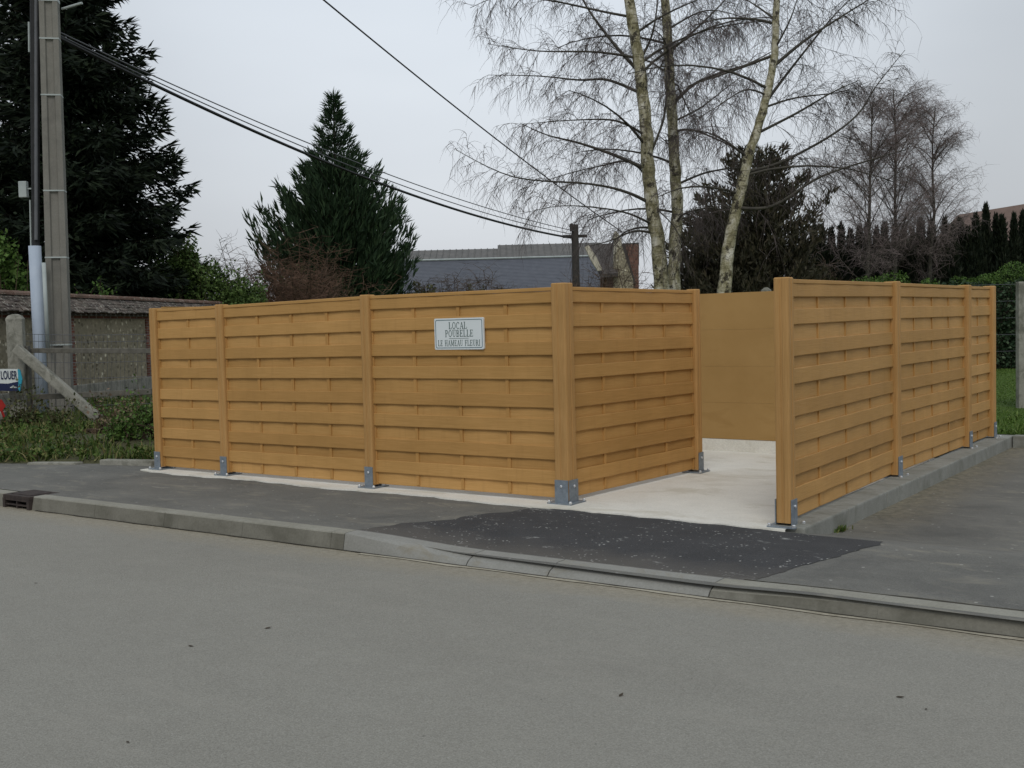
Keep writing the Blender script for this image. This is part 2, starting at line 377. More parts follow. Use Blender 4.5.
    def strand(s, pts, r0):
        s.__dict__.setdefault('st', {}).setdefault(len(pts), []).append((pts, r0))
    def flush(s):
        for m_, lst in s.__dict__.get('st', {}).items():
            P = np.array([q[0] for q in lst], float); r0 = np.array([q[1] for q in lst]); N = len(P); n = 3
            d = np.empty_like(P); d[:, 1:-1] = P[:, 2:]-P[:, :-2]; d[:, 0] = P[:, 1]-P[:, 0]; d[:, -1] = P[:, -1]-P[:, -2]
            d /= np.linalg.norm(d, axis=2, keepdims=True)+1e-9
            a = np.cross(d, np.array([.13, .27, .95])); a /= np.linalg.norm(a, axis=2, keepdims=True)+1e-6; b = np.cross(d, a)
            r = r0[:, None]*(1-.72*np.arange(m_)/(m_-1))[None, :]; t = 2*np.pi*np.arange(n)/n
            vs = P[:, :, None, :]+(a[:, :, None, :]*np.cos(t)[None, None, :, None]+b[:, :, None, :]*np.sin(t)[None, None, :, None])*r[:, :, None, None]
            g = (np.arange(N)*m_*n)[:, None, None]; i = np.arange(m_-1)[None, :, None]*n; j = np.arange(n)[None, None, :]; jn = (j+1) % n
            F = np.stack([g+i+j, g+i+jn, g+i+n+jn, g+i+n+j], -1).reshape(-1, 4); s.add(vs.reshape(-1, 3), F)
        s.__dict__['st'] = {}
    def build(s, name, mats, parent=None, smooth=False, origin=None):
        mats = mats if isinstance(mats, (list, tuple)) else [mats]
        if origin is None: origin = np.array(parent['_o']) if parent is not None and '_o' in parent else (np.array(parent.parent['_o']) if parent is not None and parent.parent else np.zeros(3))
        s.flush(); me = s.mesh(name, mats, origin)
        if smooth: me.polygons.foreach_set('use_smooth', np.ones(len(me.polygons), bool))
        o = bpy.data.objects.new(name, me); COL.objects.link(o)
        if parent is not None: o.parent = parent
        else: o.location = origin
        return o
def fixn(o):
    bm = bmesh.new(); bm.from_mesh(o.data); bmesh.ops.recalc_face_normals(bm, faces=bm.faces[:]); bm.to_mesh(o.data); bm.free(); return o
def thing(name, loc, label, cat, group=None):
    o = bpy.data.objects.new(name, None); COL.objects.link(o); o.location = tuple(map(float, loc)); o.empty_display_size = .2
    o['_o'] = [float(c) for c in loc]; o['label'] = label; o['category'] = cat
    if group: o['group'] = group
    return o
def tag(o, label=None, cat=None, group=None, kind=None):
    if label: o['label'] = label
    if cat: o['category'] = cat
    if group: o['group'] = group
    if kind: o['kind'] = kind
    return o
def struct(name, mb, mats, **k):
    o = mb.build(name, mats, **k); o['kind'] = 'structure'; return o
def sstep(x, a, b):
    t = np.clip((x-a)/(b-a), 0, 1); return t*t*(3-2*t)

# ------------------------------------------------------------------ ground surfaces
def kyf(x): return -1.88+.02*min(max(x, -9), 9)           # foot of the kerb
def kz(x):                                               # top of the kerb: dropped in front of the opening
    x = np.asarray(x, float); return .010-.058*sstep(x, -.8, .35)+.020*sstep(x, 2.1, 2.9)
def kw(x):                                               # depth of the kerb top
    x = np.asarray(x, float); return .155+.075*sstep(x, -.8, .35)-.04*sstep(x, 2.1, 2.9)
def hpave(x, y):
    z = -.012+0*x
    z = z+(kz(x)-.004+.012)*(1-sstep(y, -1.70, -.8))
    z = z-.115*sstep(x, 1.70, 2.08)*sstep(y, -.32, .55)
    return z
def grid(x0, x1, y0, y1, st, fn, mb, mi=0):
    nx = max(1, int((x1-x0)/st)); ny = max(1, int((y1-y0)/st))
    X, Y = np.meshgrid(np.linspace(x0, x1, nx+1), np.linspace(y0, y1, ny+1)); Z = fn(X, Y)
    vs = np.stack([X, Y, Z], -1).reshape(-1, 3)
    fs = [(j*(nx+1)+i, j*(nx+1)+i+1, (j+1)*(nx+1)+i+1, (j+1)*(nx+1)+i) for j in range(ny) for i in range(nx)]
    mb.add(vs, fs, mi)
m = MB(); m.add([(-2500, -2500, -.3), (2500, -2500, -.3), (2500, 2500, -.3), (-2500, 2500, -.3)], [(0, 1, 2, 3)]); struct('ground', m, LAWN)
m = MB(); m.add([(-60, -14, -.12), (40, -14, -.12), (40, -1.6, -.12), (-60, -1.6, -.12)], [(0, 1, 2, 3)]); struct('road', m, ROAD)
m = MB(); grid(-8, 8, -1.80, 7.0, .1, hpave, m); grid(-40, -8, -1.95, 1.0, 1.0, lambda x, y: 0*x-.012+0*y, m); grid(8, 30, -1.72, 7.0, .5, hpave, m)
struct('pavement', m, PAVE)
# dark new asphalt in front of the opening, edges ragged
m = MB(); nx, ny = 60, 30; vs = []
for j in range(ny+1):
    t = j/ny
    for i in range(nx+1):
        s_ = i/nx
        xl = -.84+(.62)*t+.03*math.sin(17*t)+.02*math.sin(41*t); xr = 2.30+.46*t**.7+.012*math.sin(13*t+1)+.006*math.sin(37*t)+.006*math.sin(71*t)
        if t > .9: xr -= .06*(t-.9)*10
        x = xl+(xr-xl)*s_; y0 = kyf(x)+float(kw(x))-.002; y1 = -.15-.045*max(0, min(1, (x-.2)/2))
        y1 += .012*math.sin(9*x)
        if x > 2.15: y1 = -.22
        y = y0+(y1-y0)*t
        vs.append((x, y, float(hpave(np.array(x), np.array(y)))+(.0028 if j else -.003)))
m.add(vs, [(j*(nx+1)+i, j*(nx+1)+i+1, (j+1)*(nx+1)+i+1, (j+1)*(nx+1)+i) for j in range(ny) for i in range(nx)])
struct('asphalt_patch', m, PATCH)
# concrete slab under the enclosure
m = MB(); vs = []; xs = np.linspace(-5.75, 1.99, 90)
fr = [(x, -.16-.03*sstep(x, .5, 1.9)+.03*math.sin(2.9*x)*(x < .3)+.015*math.sin(13*x+1)+rng.uniform(-.012, .012)) for x in xs]
top = [(x, y, .0) for x, y in fr]+[(2.01, 4.3, 0), (-5.75, 4.3, 0)]
bot = [(x, y, -.2) for x, y, z in top]; n = len(top)
# split the top into strips to keep quads clean
vs = []; fs = []
for i, (x, y) in enumerate(fr): vs += [(x, y, 0), (x, 4.3, 0), (x, y-.02, -.2)]
for i in range(len(fr)-1):
    a = 3*i; b = 3*i+3; fs += [(a, b, b+1, a+1), (a+2, b+2, b, a)]
m.add(vs, fs); m.add([(1.70, 4.3, 0), (1.95, 4.3, 0), (1.95, 6.8, 0), (1.70, 6.8, 0)], [(0, 1, 2, 3)]); struct('concrete_slab', m, SLAB)
# kerb stones
def kerb_profile(x, lowslope):
    y = kyf(x); zt = float(kz(x))
    w_ = float(kw(x)); return [(y+w_, -.25), (y+w_, zt), (y+.03+.10*lowslope, zt-.002), (y+.026+.014*lowslope, zt-.012-.030*lowslope), (y+.0, -.128), (y+.0, -.25)]
def kerb_stone(mb, x0, x1, ls0, ls1, mi):
    ns = 4; vs = []; fs = []
    for i in range(ns+1):
        t = i/ns; x = x0+(x1-x0)*t; pr = kerb_profile(x, ls0+(ls1-ls0)*t)
        vs += [(x, y, z) for y, z in pr]
    k = 6
    k0 = mb.k; mb.add(vs, [], mi)
    for i in range(ns):
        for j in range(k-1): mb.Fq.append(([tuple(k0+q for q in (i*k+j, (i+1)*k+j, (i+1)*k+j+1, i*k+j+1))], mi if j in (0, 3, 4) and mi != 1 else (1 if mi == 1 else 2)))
    mb.Fq.append(([tuple(k0+q for q in range(k)), tuple(k0+q for q in range(ns*k, ns*k+k))[::-1]], mi))
m = MB(); x = -4.875
while x < -.85:
    kerb_stone(m, x+.0015, min(x+.9835, -.803), 0, 0, 0); x += .985
x = -5.345
while x > -40: kerb_stone(m, x-.982, x, 0, 0, 0); x -= .985
kerb_stone(m, -.797, .345, 0, .9, 1); kerb_stone(m, .355, 1.015, .9, 1, 1); kerb_stone(m, 1.025, 2.165, 1, .9, 1)
kerb_stone(m, 2.175, 3.169, .85, .45, 0); x = 3.17
while x < 25: kerb_stone(m, x, x+.994, .45, .45, 0); x += .995
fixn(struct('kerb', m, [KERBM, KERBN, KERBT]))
m = MB()
vs = []; fs = []; xs = np.linspace(-.6, 12, 120)
for x in xs:
    w = .036+.010*math.sin(7*x)+rng.uniform(-.004, .004); y = kyf(x)
    vs += [(x, y-.012, -.1155), (x, y-.012-w, -.1155)]
fs = [(2*i, 2*i+1, 2*i+3, 2*i+2) for i in range(len(xs)-1)]
m.add(vs, fs)
vs = []
for x in np.linspace(-4.8, 12, 200):
    y = kyf(x); w = .008+.005*math.sin(9*x)+rng.uniform(0, .005); vs += [(x, y+.002, -.1145), (x, y-w-.004, -.1145)]
m.add(vs, [(2*i, 2*i+1, 2*i+3, 2*i+2) for i in range(199)], 1)
vs = []
for x in np.linspace(2.3, 12, 260):
    y = kyf(x)+float(kw(x)); w = .012+.014*abs(math.sin(2.3*x)*math.sin(5.1*x))+rng.uniform(0, .006); zz = float(hpave(np.array(x), np.array(y)))+.004; vs += [(x, y+.001, zz), (x, y+w, zz+.001)]
m.add(vs, [(2*i, 2*i+1, 2*i+3, 2*i+2) for i in range(259)], 1); struct('gutter_strip', m, [MORT, DARKD])
# concrete edging beam beside the right fence, turning right at its far end
m = MB()
ys = [-.12, .83, 1.83, 2.83, 3.83, 4.83, 5.83, 6.95]
for a, b in zip(ys[:-1], ys[1:]):
    m.box((1.985, (a+b)/2, -.128), (.130, (b-a)/2-.002, .14), None, .014)
x = 2.12
while x < 12: m.box((x+.5, 6.87, -.118), (.495, .08, .14), None, .012); x += 1.0
m.box((1.985, 6.995, -.130), (.128, .042, .138), None, .012)
tag(m.build('edging_beam', BEAMM, origin=(2.1, 3.4, -.2)), 'grey concrete edging beam running along the foot of the right fence', 'edging')
# lawns
def lawn_h(x, y): return .015+.02*np.sin(x*.7)*np.cos(y*.5)*sstep(y, 8, 12)
m = MB(); grid(-60, 40, 7.0, 130, 2.5, lawn_h, m); grid(-5.8, 1.9, 4.4, 7.0, 1, lambda x, y: 0*x+.0+0*y, m)
struct('lawn', m, LAWN)
def verge_edge(x):                                        # front limit of the planted verge
    return np.where(x > -6.2, .32, .32+(x+6.2)*.44).clip(-1.3, 9)
def verge_h(x, y):
    d = y-verge_edge(x)
    return .03+.12*sstep(d, 0, 1.6)+.02*np.sin(3*x)*np.sin(2.3*y)
m = MB(); vs = []; fs = []; nx, ny = 50, 30
for j in range(ny+1):
    for i in range(nx+1):
        x = -24+(18.2)*i/nx; y0 = float(verge_edge(np.array(x))); y = y0+(12-y0)*(j/ny)**1.5
        vs.append((x, y, float(verge_h(np.array(x), np.array(y))) if j else -.03))
fs = [(j*(nx+1)+i, j*(nx+1)+i+1, (j+1)*(nx+1)+i+1, (j+1)*(nx+1)+i) for j in range(ny) for i in range(nx)]
m.add(vs, fs); struct('verge', m, VSOIL)
# edging stones of the verge
for k, (xa, xb, hh) in enumerate([(-6.70, -6.0, .045), (-7.6, -7.0, .012), (-8.9, -8.2, .008)]):
    m = MB(); ya, yb = float(verge_edge(np.array(xa)))-.06, float(verge_edge(np.array(xb)))-.06
    m.bar((xa, ya, hh-.05), (xb, yb, hh-.05), .06, .06, (0.0, 1.0, 0.0), .015)
    tag(m.build('edging_stone', OLDC, origin=((xa+xb)/2, (ya+yb)/2, -.05)), ['worn edging stone of the verge nearest the fence end post', 'middle one of the three low worn edging stones along the grass verge', 'low edging stone half sunk in the verge, farthest left of the three'][k], 'edging stone', 'edging stones of the verge')

# blades of grass
NR = np.random.default_rng(5)
def blades(mb, pts, hmin, hmax, w=.006, lean=.5):
    P = np.asarray(pts, float); n = len(P); h = NR.uniform(hmin, hmax, n); a = NR.uniform(0, 6.283, n); b = NR.uniform(0, 6.283, n); l = NR.uniform(.1, lean, n)*h
    ww = w*NR.uniform(.6, 1.5, n); D = np.stack([np.cos(a)*ww, np.sin(a)*ww, 0*a], -1); Ln = np.stack([np.cos(b)*l, np.sin(b)*l, 0*b], -1); Z = np.array([0, 0, 1.])
    h_ = h*np.sqrt(np.clip(1-(l/h/1.6)**2, .15, 1)); o = P-Z*.01; m1 = P+Ln*.4+Z*(h_*.65)[:, None]; tp = P+Ln+Z*h_[:, None]
    Q = np.stack([o-D, o+D, m1+D*.7, m1-D*.7, tp], 1); k = np.arange(n)[:, None]*5
    k0 = mb.k; mb.add(Q.reshape(-1, 3), k+np.array([[0, 1, 2, 3]])); mb.Fq.append((k+np.array([[3, 2, 4]])+k0, 0))
m = MB(); pts = []
clump = [(rng.uniform(-15, -5.8), rng.random()) for _ in range(1)]
cl = [(rng.uniform(-16, -5.8), rng.uniform(-1, 6), rng.uniform(.3, 1)) for _ in range(130)]
while len(pts) < 30000:
    cx, cy, q = rng.choice(cl); x = cx+rng.gauss(0, .28); y = cy+rng.gauss(0, .28)
    if x > -5.72 or y < float(verge_edge(np.array(x)))+.02: continue
    pts.append((x, y, float(verge_h(np.array(x), np.array(y)))))
blades(m, pts, .05, .19, .010, 1.5)
for _q in range(420):
    cx, cy, q = rng.choice(cl); x = cx+rng.gauss(0, .4); y = cy+rng.gauss(0, .4)
    if x > -5.8 or y < float(verge_edge(np.array(x)))-.05: continue
    z = float(verge_h(np.array(x), np.array(y)))
    c_ = np.array([x, y, z+.03]); v_ = NR.normal(0, .07, (26, 3)); v_[:, 2] = abs(v_[:, 2])*.9; d_ = NR.normal(0, .6, (26, 3)); d_[:, 2] = abs(d_[:, 2])*.5; d_ /= np.linalg.norm(d_, axis=1)[:, None]; a_ = np.cross(d_, NR.normal(size=(26, 3))); a_ /= np.linalg.norm(a_, axis=1)[:, None]; s__ = NR.uniform(.03, .08, (26, 1)); p_ = c_+v_
    m.quads(np.stack([p_, p_+d_*s__*.5+a_*s__*.3, p_+d_*s__, p_+d_*s__*.5-a_*s__*.3], 1))
tag(m.build('grass', GRASSM, origin=(-9, 2, 0)), 'long rough grass and weeds growing on the verge below the pole', 'grass', kind='stuff')
m = MB(); pts = []
while len(pts) < 16000:
    x = rng.uniform(-6, 5.5); y = 7.05+(rng.random()**1.8)*22
    px, py = proj((x, y, 0))
    if px < 975 or px > 1060: continue
    pts.append((x, y, .01))
blades(m, pts, .012, .04, .010, 1.2)
pts = []
for _ in range(2600):
    x = rng.uniform(1.2, 4.5); y = 7.0+abs(rng.gauss(0, 1.1)); pts.append((x, y, .01))
blades(m, pts, .03, .13, .010, 1.4)
tag(m.build('lawn_grass', LAWNB, origin=(2, 8, 0)), 'short green grass of the garden behind the right fence', 'grass', kind='stuff')

# ------------------------------------------------------------------ wooden fences
PST = {'P1': (-5.56, .03, 1.835), 'P2': (-4.413, .03, 1.842), 'P3': (-2.305, .06, 1.868), 'P4': (-.10, .12, 1.888), 'P5': (.03, 2.34, 1.855),
       'P6': (1.945, -.04, 1.838), 'P7': (1.875, 2.80, 1.860), 'P8': (1.905, 5.38, 1.863), 'P9': (1.905, 6.59, 1.869)}
SH = [1.713, 1.505, 1.266, 1.055, .81, .60, .363, .152]
def fence_post(root, key, w, sides):
    x, y, zt = PST[key]
    m = MB(); h = w/2
    ztop = zt; c = .018; g = .006; gw = .012
    # rounded profile with a shallow groove down each face
    prof = []
    for q in range(4):
        a = q*math.pi/2; ca, sa = math.cos(a), math.sin(a)
        loc = [(h, -h+c), (h, -gw), (h-g, -gw+.004), (h-g, gw-.004), (h, gw), (h, h-c), (h-c*.3, h-c*.3)]
        prof += [(u*ca-v*sa, u*sa+v*ca) for u, v in loc]
    n = len(prof); vs = [(x+u, y+v, .03) for u, v in prof]+[(x+u, y+v, ztop-.008) for u, v in prof]+[(x+u*.9, y+v*.9, ztop) for u, v in prof]
    fs = [(i, (i+1) % n, n+(i+1) % n, n+i) for i in range(n)]+[(n+i, n+(i+1) % n, 2*n+(i+1) % n, 2*n+i) for i in range(n)]+[tuple(range(2*n, 3*n)), tuple(range(n))[::-1]]
    m.add(vs, fs); o = m.build('post', WOODV, root)
    b = MB(); t = .0035; bh = .105
    b.box((x, y, .006), (h+.05, h+.05, .005), None, 0)
    for sd in sides:
        d = np.array(sd, float); q = np.array([-d[1], d[0], 0])
        b.box(np.array([x, y, bh])+d*(h+t), (t, h-.004, bh-.006+.0), [d, q, (0, 0, 1)], .001)
    br = b.build('base_bracket', PLATE if False else GALV, o)
    for sd in sides:
        k = MB()
        d = np.array(sd, float)
        cpt = np.array([x, y, .15])+d*(h+.010)
        k.tube([cpt-d*.004, cpt+d*.004, cpt+d*.009], [.013, .013, .008], 8, True); k.build('bolt', ZINC, o)
    for i in (-1, 1):
        for j in (-1, 1):
            p = np.array([x+i*(h+.036), y+j*(h+.036), .011]); k = MB(); k.tube([p, p+[0, 0, .014], p+[0, 0, .02]], [.014, .014, .009], 8, True); k.build('bolt', ZINC, o)
    return o
def fence_panel(root, a, b, cells, wa, wb):
    A = np.array(PST[a]); B = np.array(PST[b]); za, zb = A[2]-.012, B[2]-.012
    if a == 'P4' or b == 'P4': pass
    A = A*[1, 1, 0]; B = B*[1, 1, 0]; u = B-A; L = np.linalg.norm(u); u /= L
    n = np.array([u[1], -u[0], 0]); A = A+u*(wa/2-.012); B = B-u*(wb/2-.012)
    if a == 'P4': za -= .02
    if b == 'P4': zb -= .02
    Z = np.array([0, 0, 1.])
    def sc(z, zz): return z*zz/1.845
    m = MB()
    r = random.Random(hash((a, b)) & 0xff if False else ord(a[1])*31+ord(b[1]))
    def P(t, z, off):
        zz = za+(zb-za)*t; return A+(B-A)*t+Z*sc(z, zz)+n*off
    for side, off in ((0, .0138), (1, -.006)):
        if side == 0: rows = [(SH[0], 1.812)]+[(s, s+.118) for s in SH[1:]]
        else: rows = [(SH[i+1]+.105, SH[i]+.012) for i in range(7)]+[(.036, SH[7]+.012)]
        for z0, z1 in rows:
            o = off+r.uniform(-.0015, .0015); zc = (z0+z1)/2; hz = (z1-z0)/2
            tl = r.uniform(-.002, .002)
            # several segments so that the slat bows a little over the battens
            segs = cells*2; prev = None
            pa = []
            cs = [(-.0065, -hz+.004), (-.0065, hz-.004), (-.003, hz), (.004, hz), (.0065, hz-.004), (.0065+.003, -hz+.006), (.0065, -hz), (-.003, -hz)]
            vs = []; fs = []
            for i in range(segs+1):
                t = i/segs; bow = (.0042*math.cos(math.pi*i)) * (1 if side == 0 else -1) + tl*(t-.5)
                c = P(t, zc, o+bow*.6)
                for q, w in cs: vs.append(c+n*q+Z*w)
            k = len(cs)
            for i in range(segs):
                for j in range(k): fs.append((i*k+j, (i+1)*k+j, (i+1)*k+(j+1) % k, i*k+(j+1) % k))
            fs += [tuple(range(k))[::-1], tuple(range(segs*k, segs*k+k))]
            m.add(vs, fs)
    fixn(m.build('panel', WOOD, root)); pan = root.children[-1] if False else COL.objects[-1]
    bt = MB()
    for i in range(1, cells):
        t = i/cells; c0 = P(t, .05, 0); c1 = P(t, 1.80, 0)
        bt.box((c0+c1)/2-n*.0015, (.0185, .0135, np.linalg.norm(c1-c0)/2), [u, n, Z], .003)
    for t, s_ in ((0, 1), (1, -1)):
        c0 = P(t, .03, 0)+u*s_*.012; c1 = P(t, 1.8, 0)+u*s_*.012
        bt.box((c0+c1)/2, (.012, .012, np.linalg.norm(c1-c0)/2), [u, n, Z], .002)
    bt.build('batten', WOODB, pan)
    cp = MB(); a0, b0 = P(0, 1.83, 0)-u*.004, P(1, 1.83, 0)+u*.004
    cp.bar(a0, b0, .027, .0155, n, .005); cp.build('cap_rail', WOOD, pan)
    return pan
f1 = thing('wooden_fence', (-2.3, 0, 0), 'tan woven wooden fence turning the corner left of the opening, carrying the white sign', 'fence', 'woven fences of the bin enclosure')
for k, w, sd in (('P1', .112, [(0, -1, 0), (0, 1, 0)]), ('P2', .112, [(0, -1, 0), (0, 1, 0)]), ('P3', .114, [(0, -1, 0), (0, 1, 0)]), ('P4', .144, [(0, -1, 0), (1, 0, 0)]), ('P5', .112, [(1, 0, 0), (-1, 0, 0)])): fence_post(f1, k, w, sd)
fence_panel(f1, 'P1', 'P2', 2, .112, .112); fence_panel(f1, 'P2', 'P3', 4, .112, .114); fence_panel(f1, 'P3', 'P4', 4, .114, .144); fence_panel(f1, 'P4', 'P5', 4, .144, .112)
f2 = thing('wooden_fence', (1.93, 3.2, 0), 'tan woven wooden fence right of the opening, standing along the concrete edging beam', 'fence', 'woven fences of the bin enclosure')
for k in ('P6', 'P7', 'P8', 'P9'): fence_post(f2, k, .118 if k == 'P6' else .132, [(1, 0, 0), (-1, 0, 0)])
fence_panel(f2, 'P6', 'P7', 4, .116, .116); fence_panel(f2, 'P7', 'P8', 4, .116, .116); fence_panel(f2, 'P8', 'P9', 2, .116, .116)
# concrete wall closing the enclosure
w = thing('concrete_wall', (-1.9, 4.1, 0), 'smooth brown painted concrete wall seen through the opening of the enclosure', 'wall')
bb = MB(); bb.box((-1.87, 4.13, .07), (3.70, .035, .072), None, .004); bb.box((-5.535, 2.1, .07), (.035, 1.99, .072), None, .004)
bb.build('base_board', SLAB, w)
for i in range(4):
    pm = MB(); z0 = .146+i*.4265
    pm.box((-1.87, 4.125, z0+.2125), (3.70, .03, .2127), None, .001); pm.box((-5.535, 2.1, z0+.2125), (.03, 1.99, .2127), None, .001)
    pm.build('wall_panel', BROWNW, w)

# ------------------------------------------------------------------ enclosure sign
YS = .055
A = [CAM+ray(x, y)*((YS-CAM[1])/ray(x, y)[1]) for x, y in [(434, 318.5), (483, 317.5), (434.5, 350), (483.5, 349)]]
sx0, sx1 = (A[0][0]+A[2][0])/2, (A[1][0]+A[3][0])/2; sz0, sz1 = (A[2][2]+A[3][2])/2, (A[0][2]+A[1][2])/2
sc_ = ((sx0+sx1)/2, YS, (sz0+sz1)/2); sw, sh = (sx1-sx0), (sz1-sz0)
sg = thing('sign', sc_, 'small white LOCAL POUBELLE name plate screwed to the wooden fence', 'sign')
def rrect(w, h, r, n=5):
    p = []
    for cx, cy, a0 in ((w/2-r, h/2-r, 0), (-w/2+r, h/2-r, 90), (-w/2+r, -h/2+r, 180), (w/2-r, -h/2+r, 270)):
        for i in range(n+1):
            a = math.radians(a0+90*i/n); p.append((cx+r*math.cos(a), cy+r*math.sin(a)))
    return p
m = MB(); m.prism([(sc_[0]+a, YS+.004, sc_[2]+b) for a, b in rrect(sw, sh, .012)], (0, .02, 0)); fixn(m.build('plate', SIGNW, sg))
def ring(mb, w, h, r, t, y):
    o = rrect(w, h, r); i = rrect(w-2*t, h-2*t, max(r-t, .002)); n = len(o)
    vs = [(sc_[0]+a, y, sc_[2]+b) for a, b in o+i]+[(sc_[0]+a, y+.002, sc_[2]+b) for a, b in o+i]
    fs = []
    for q in range(n):
        p = (q+1) % n; fs += [(q, p, n+p, n+q), (2*n+q, 3*n+q, 3*n+p, 2*n+p), (q, 2*n+q, 2*n+p, p), (n+q, n+p, 3*n+p, 3*n+q)]
    mb.add(vs, fs)
m = MB(); ring(m, sw-.026, sh-.026, .02, .006, YS+.0025); m.build('border', SIGNB, sg)
# serif capitals drawn as thick and thin strokes in a unit box
def arc(cx, cy, rx, ry, a0, a1, n=10): return [(cx+rx*math.cos(math.radians(a0+(a1-a0)*i/n)), cy+ry*math.sin(math.radians(a0+(a1-a0)*i/n))) for i in range(n+1)]
T, t_ = .17, .07
def ser(x, y, w=.32): return ([(x-w/2, y), (x+w/2, y)], t_)
G = {
 'L': (.72, [([(.18, 0), (.18, 1)], T), ser(.18, 1), ([(.02, .03), (.68, .03)], t_), ([(.68, .0), (.68, .28)], t_)]),
 'O': (.86, [(arc(.43, .5, .34, .47, 0, 360, 20), .12)]),
 'C': (.78, [(arc(.42, .5, .34, .47, 45, 315, 16), .12), ([(.68, .68), (.68, .98)], t_)]),
 'A': (.84, [([(.10, 0), (.42, 1)], t_), ([(.42, 1), (.72, 0)], T), ([(.2, .34), (.62, .34)], t_), ser(.10, .0), ser(.72, .0)]),
 'P': (.74, [([(.18, 0), (.18, 1)], T), ser(.18, 0), ([(.02, .97), (.4, .97)], t_), (arc(.38, .73, .28, .24, 90, -90), .12), ([(.18, .49), (.38, .49)], t_)]),
 'U': (.88, [([(.18, 1), (.18, .3)], T), (arc(.43, .3, .25, .27, 180, 360, 10), .10), ([(.68, .3), (.68, 1)], t_), ser(.18, 1), ser(.68, 1)]),
 'B': (.78, [([(.18, 0), (.18, 1)], T), ([(.02, .97), (.4, .97)], t_), ([(.02, .03), (.4, .03)], t_), (arc(.38, .75, .22, .22, 90, -90), .11), (arc(.38, .27, .28, .24, 90, -90), .12), ([(.18, .52), (.4, .52)], t_)]),
 'E': (.76, [([(.18, 0), (.18, 1)], T), ([(.02, .97), (.64, .97)], t_), ([(.02, .03), (.68, .03)], t_), ([(.18, .52), (.5, .52)], t_), ([(.64, .78), (.64, 1)], t_), ([(.68, 0), (.68, .25)], t_), ([(.5, .4), (.5, .64)], t_)]),
 'H': (.92, [([(.18, 0), (.18, 1)], T), ([(.72, 0), (.72, 1)], T), ([(.18, .52), (.72, .52)], t_), ser(.18, 0), ser(.18, 1), ser(.72, 0), ser(.72, 1)]),
 'M': (1.08, [([(.14, 0), (.14, 1)], t_), ([(.14, 1), (.5, .1)], T), ([(.5, .1), (.86, 1)], t_), ([(.86, 0), (.86, 1)], T), ser(.14, 0), ser(.86, 0), ser(.14, 1), ser(.86, 1)]),
 'F': (.70, [([(.18, 0), (.18, 1)], T), ser(.18, 0), ([(.02, .97), (.62, .97)], t_), ([(.18, .52), (.48, .52)], t_), ([(.62, .76), (.62, 1)], t_), ([(.48, .4), (.48, .64)], t_)]),
 'R': (.84, [([(.18, 0), (.18, 1)], T), ser(.18, 0), ([(.02, .97), (.4, .97)], t_), (arc(.38, .75, .24, .22, 90, -90), .12), ([(.18, .52), (.4, .52)], t_), ([(.38, .52), (.74, 0)], T), ser(.74, 0, .2)]),
 'I': (.40, [([(.2, 0), (.2, 1)], T), ser(.2, 0), ser(.2, 1)]), ' ': (.42, [])}
def write(mb, txt, cx, z0, h, width, y):
    tot = sum(G[c][0] for c in txt)+.1*(len(txt)-1); s_ = width/tot; x = cx-width/2
    for c in txt:
        for pl, th in G[c][1]:
            for (a, b), (c2, d) in zip(pl[:-1], pl[1:]):
                p = np.array([x+a*s_, z0+b*h]); q = np.array([x+c2*s_, z0+d*h]); v = q-p; L = np.linalg.norm(v)
                if L < 1e-6: continue
                nn = np.array([-v[1], v[0]])/L*th*.5*(s_ if abs(v[1]) > abs(v[0]) else h)
                if abs(v[0]) < abs(v[1]): nn = np.array([math.copysign(1, nn[0])*th*.5*s_, 0])
                else: nn = np.array([0, math.copysign(1, nn[1])*th*.5*h])
                ps = [p-nn, q-nn, q+nn, p+nn]
                mb.prism([(k[0], y, k[1]) for k in ps], (0, .0015, 0))
        x += (G[c][0]+.1)*s_
cx = sc_[0]; zb = sc_[2]-sh/2
m = MB(); yl = YS+.0026
write(m, 'LOCAL', cx-.008, zb+sh*.655, sh*.215, sw*.37, yl); write(m, 'POUBELLE', cx+.005, zb+sh*.405, sh*.215, sw*.57, yl)
write(m, 'LE HAMEAU FLEURI', cx, zb+sh*.115, sh*.185, sw*.86, yl)
m.box((cx, yl+.0008, zb+sh*.355), (sw*.2, .0008, .0018))
fixn(m.build('lettering', SIGNG, sg))
for a, b in ((-1, -1), (-1, 1), (1, -1), (1, 1)):
    m = MB(); p = np.array([cx+a*(sw/2-.011), YS+.004, sc_[2]+b*(sh/2-.011)]); m.tube([p+[0, .002, 0], p-[0, .003, 0]], [.004, .003], 8, True); m.build('screw', ZINC, sg)

# ------------------------------------------------------------------ storm drain
dx = -5.11
d = thing('storm_drain', (dx, -1.95, -.12), 'rusty cast iron storm drain set into the kerb at the left', 'drain')
ky = kyf(dx)
m = MB(); m.box((dx, ky+.15, -.010), (.232, .165, .018), None, .006); m.box((dx, ky+.15, .0095), (.17, .11, .004), None, .002); m.build('cover', RUST, d)
m = MB()
m.box((dx-.212, ky+.03, -.085), (.02, .05, .058)); m.box((dx+.212, ky+.03, -.085), (.02, .05, .058)); m.box((dx, ky+.03, -.14), (.23, .055, .012))
m.box((dx, ky+.03, -.035), (.195, .045, .010)); m.box((dx, ky+.02, -.085), (.195, .03, .006)); m.box((dx, ky+.02, -.08), (.008, .028, .04))
m.build('grating', RUST, d)
m = MB(); m.box((dx, ky+.28, -.15), (.23, .18, .12)); m.build('pit', DARKV, d)

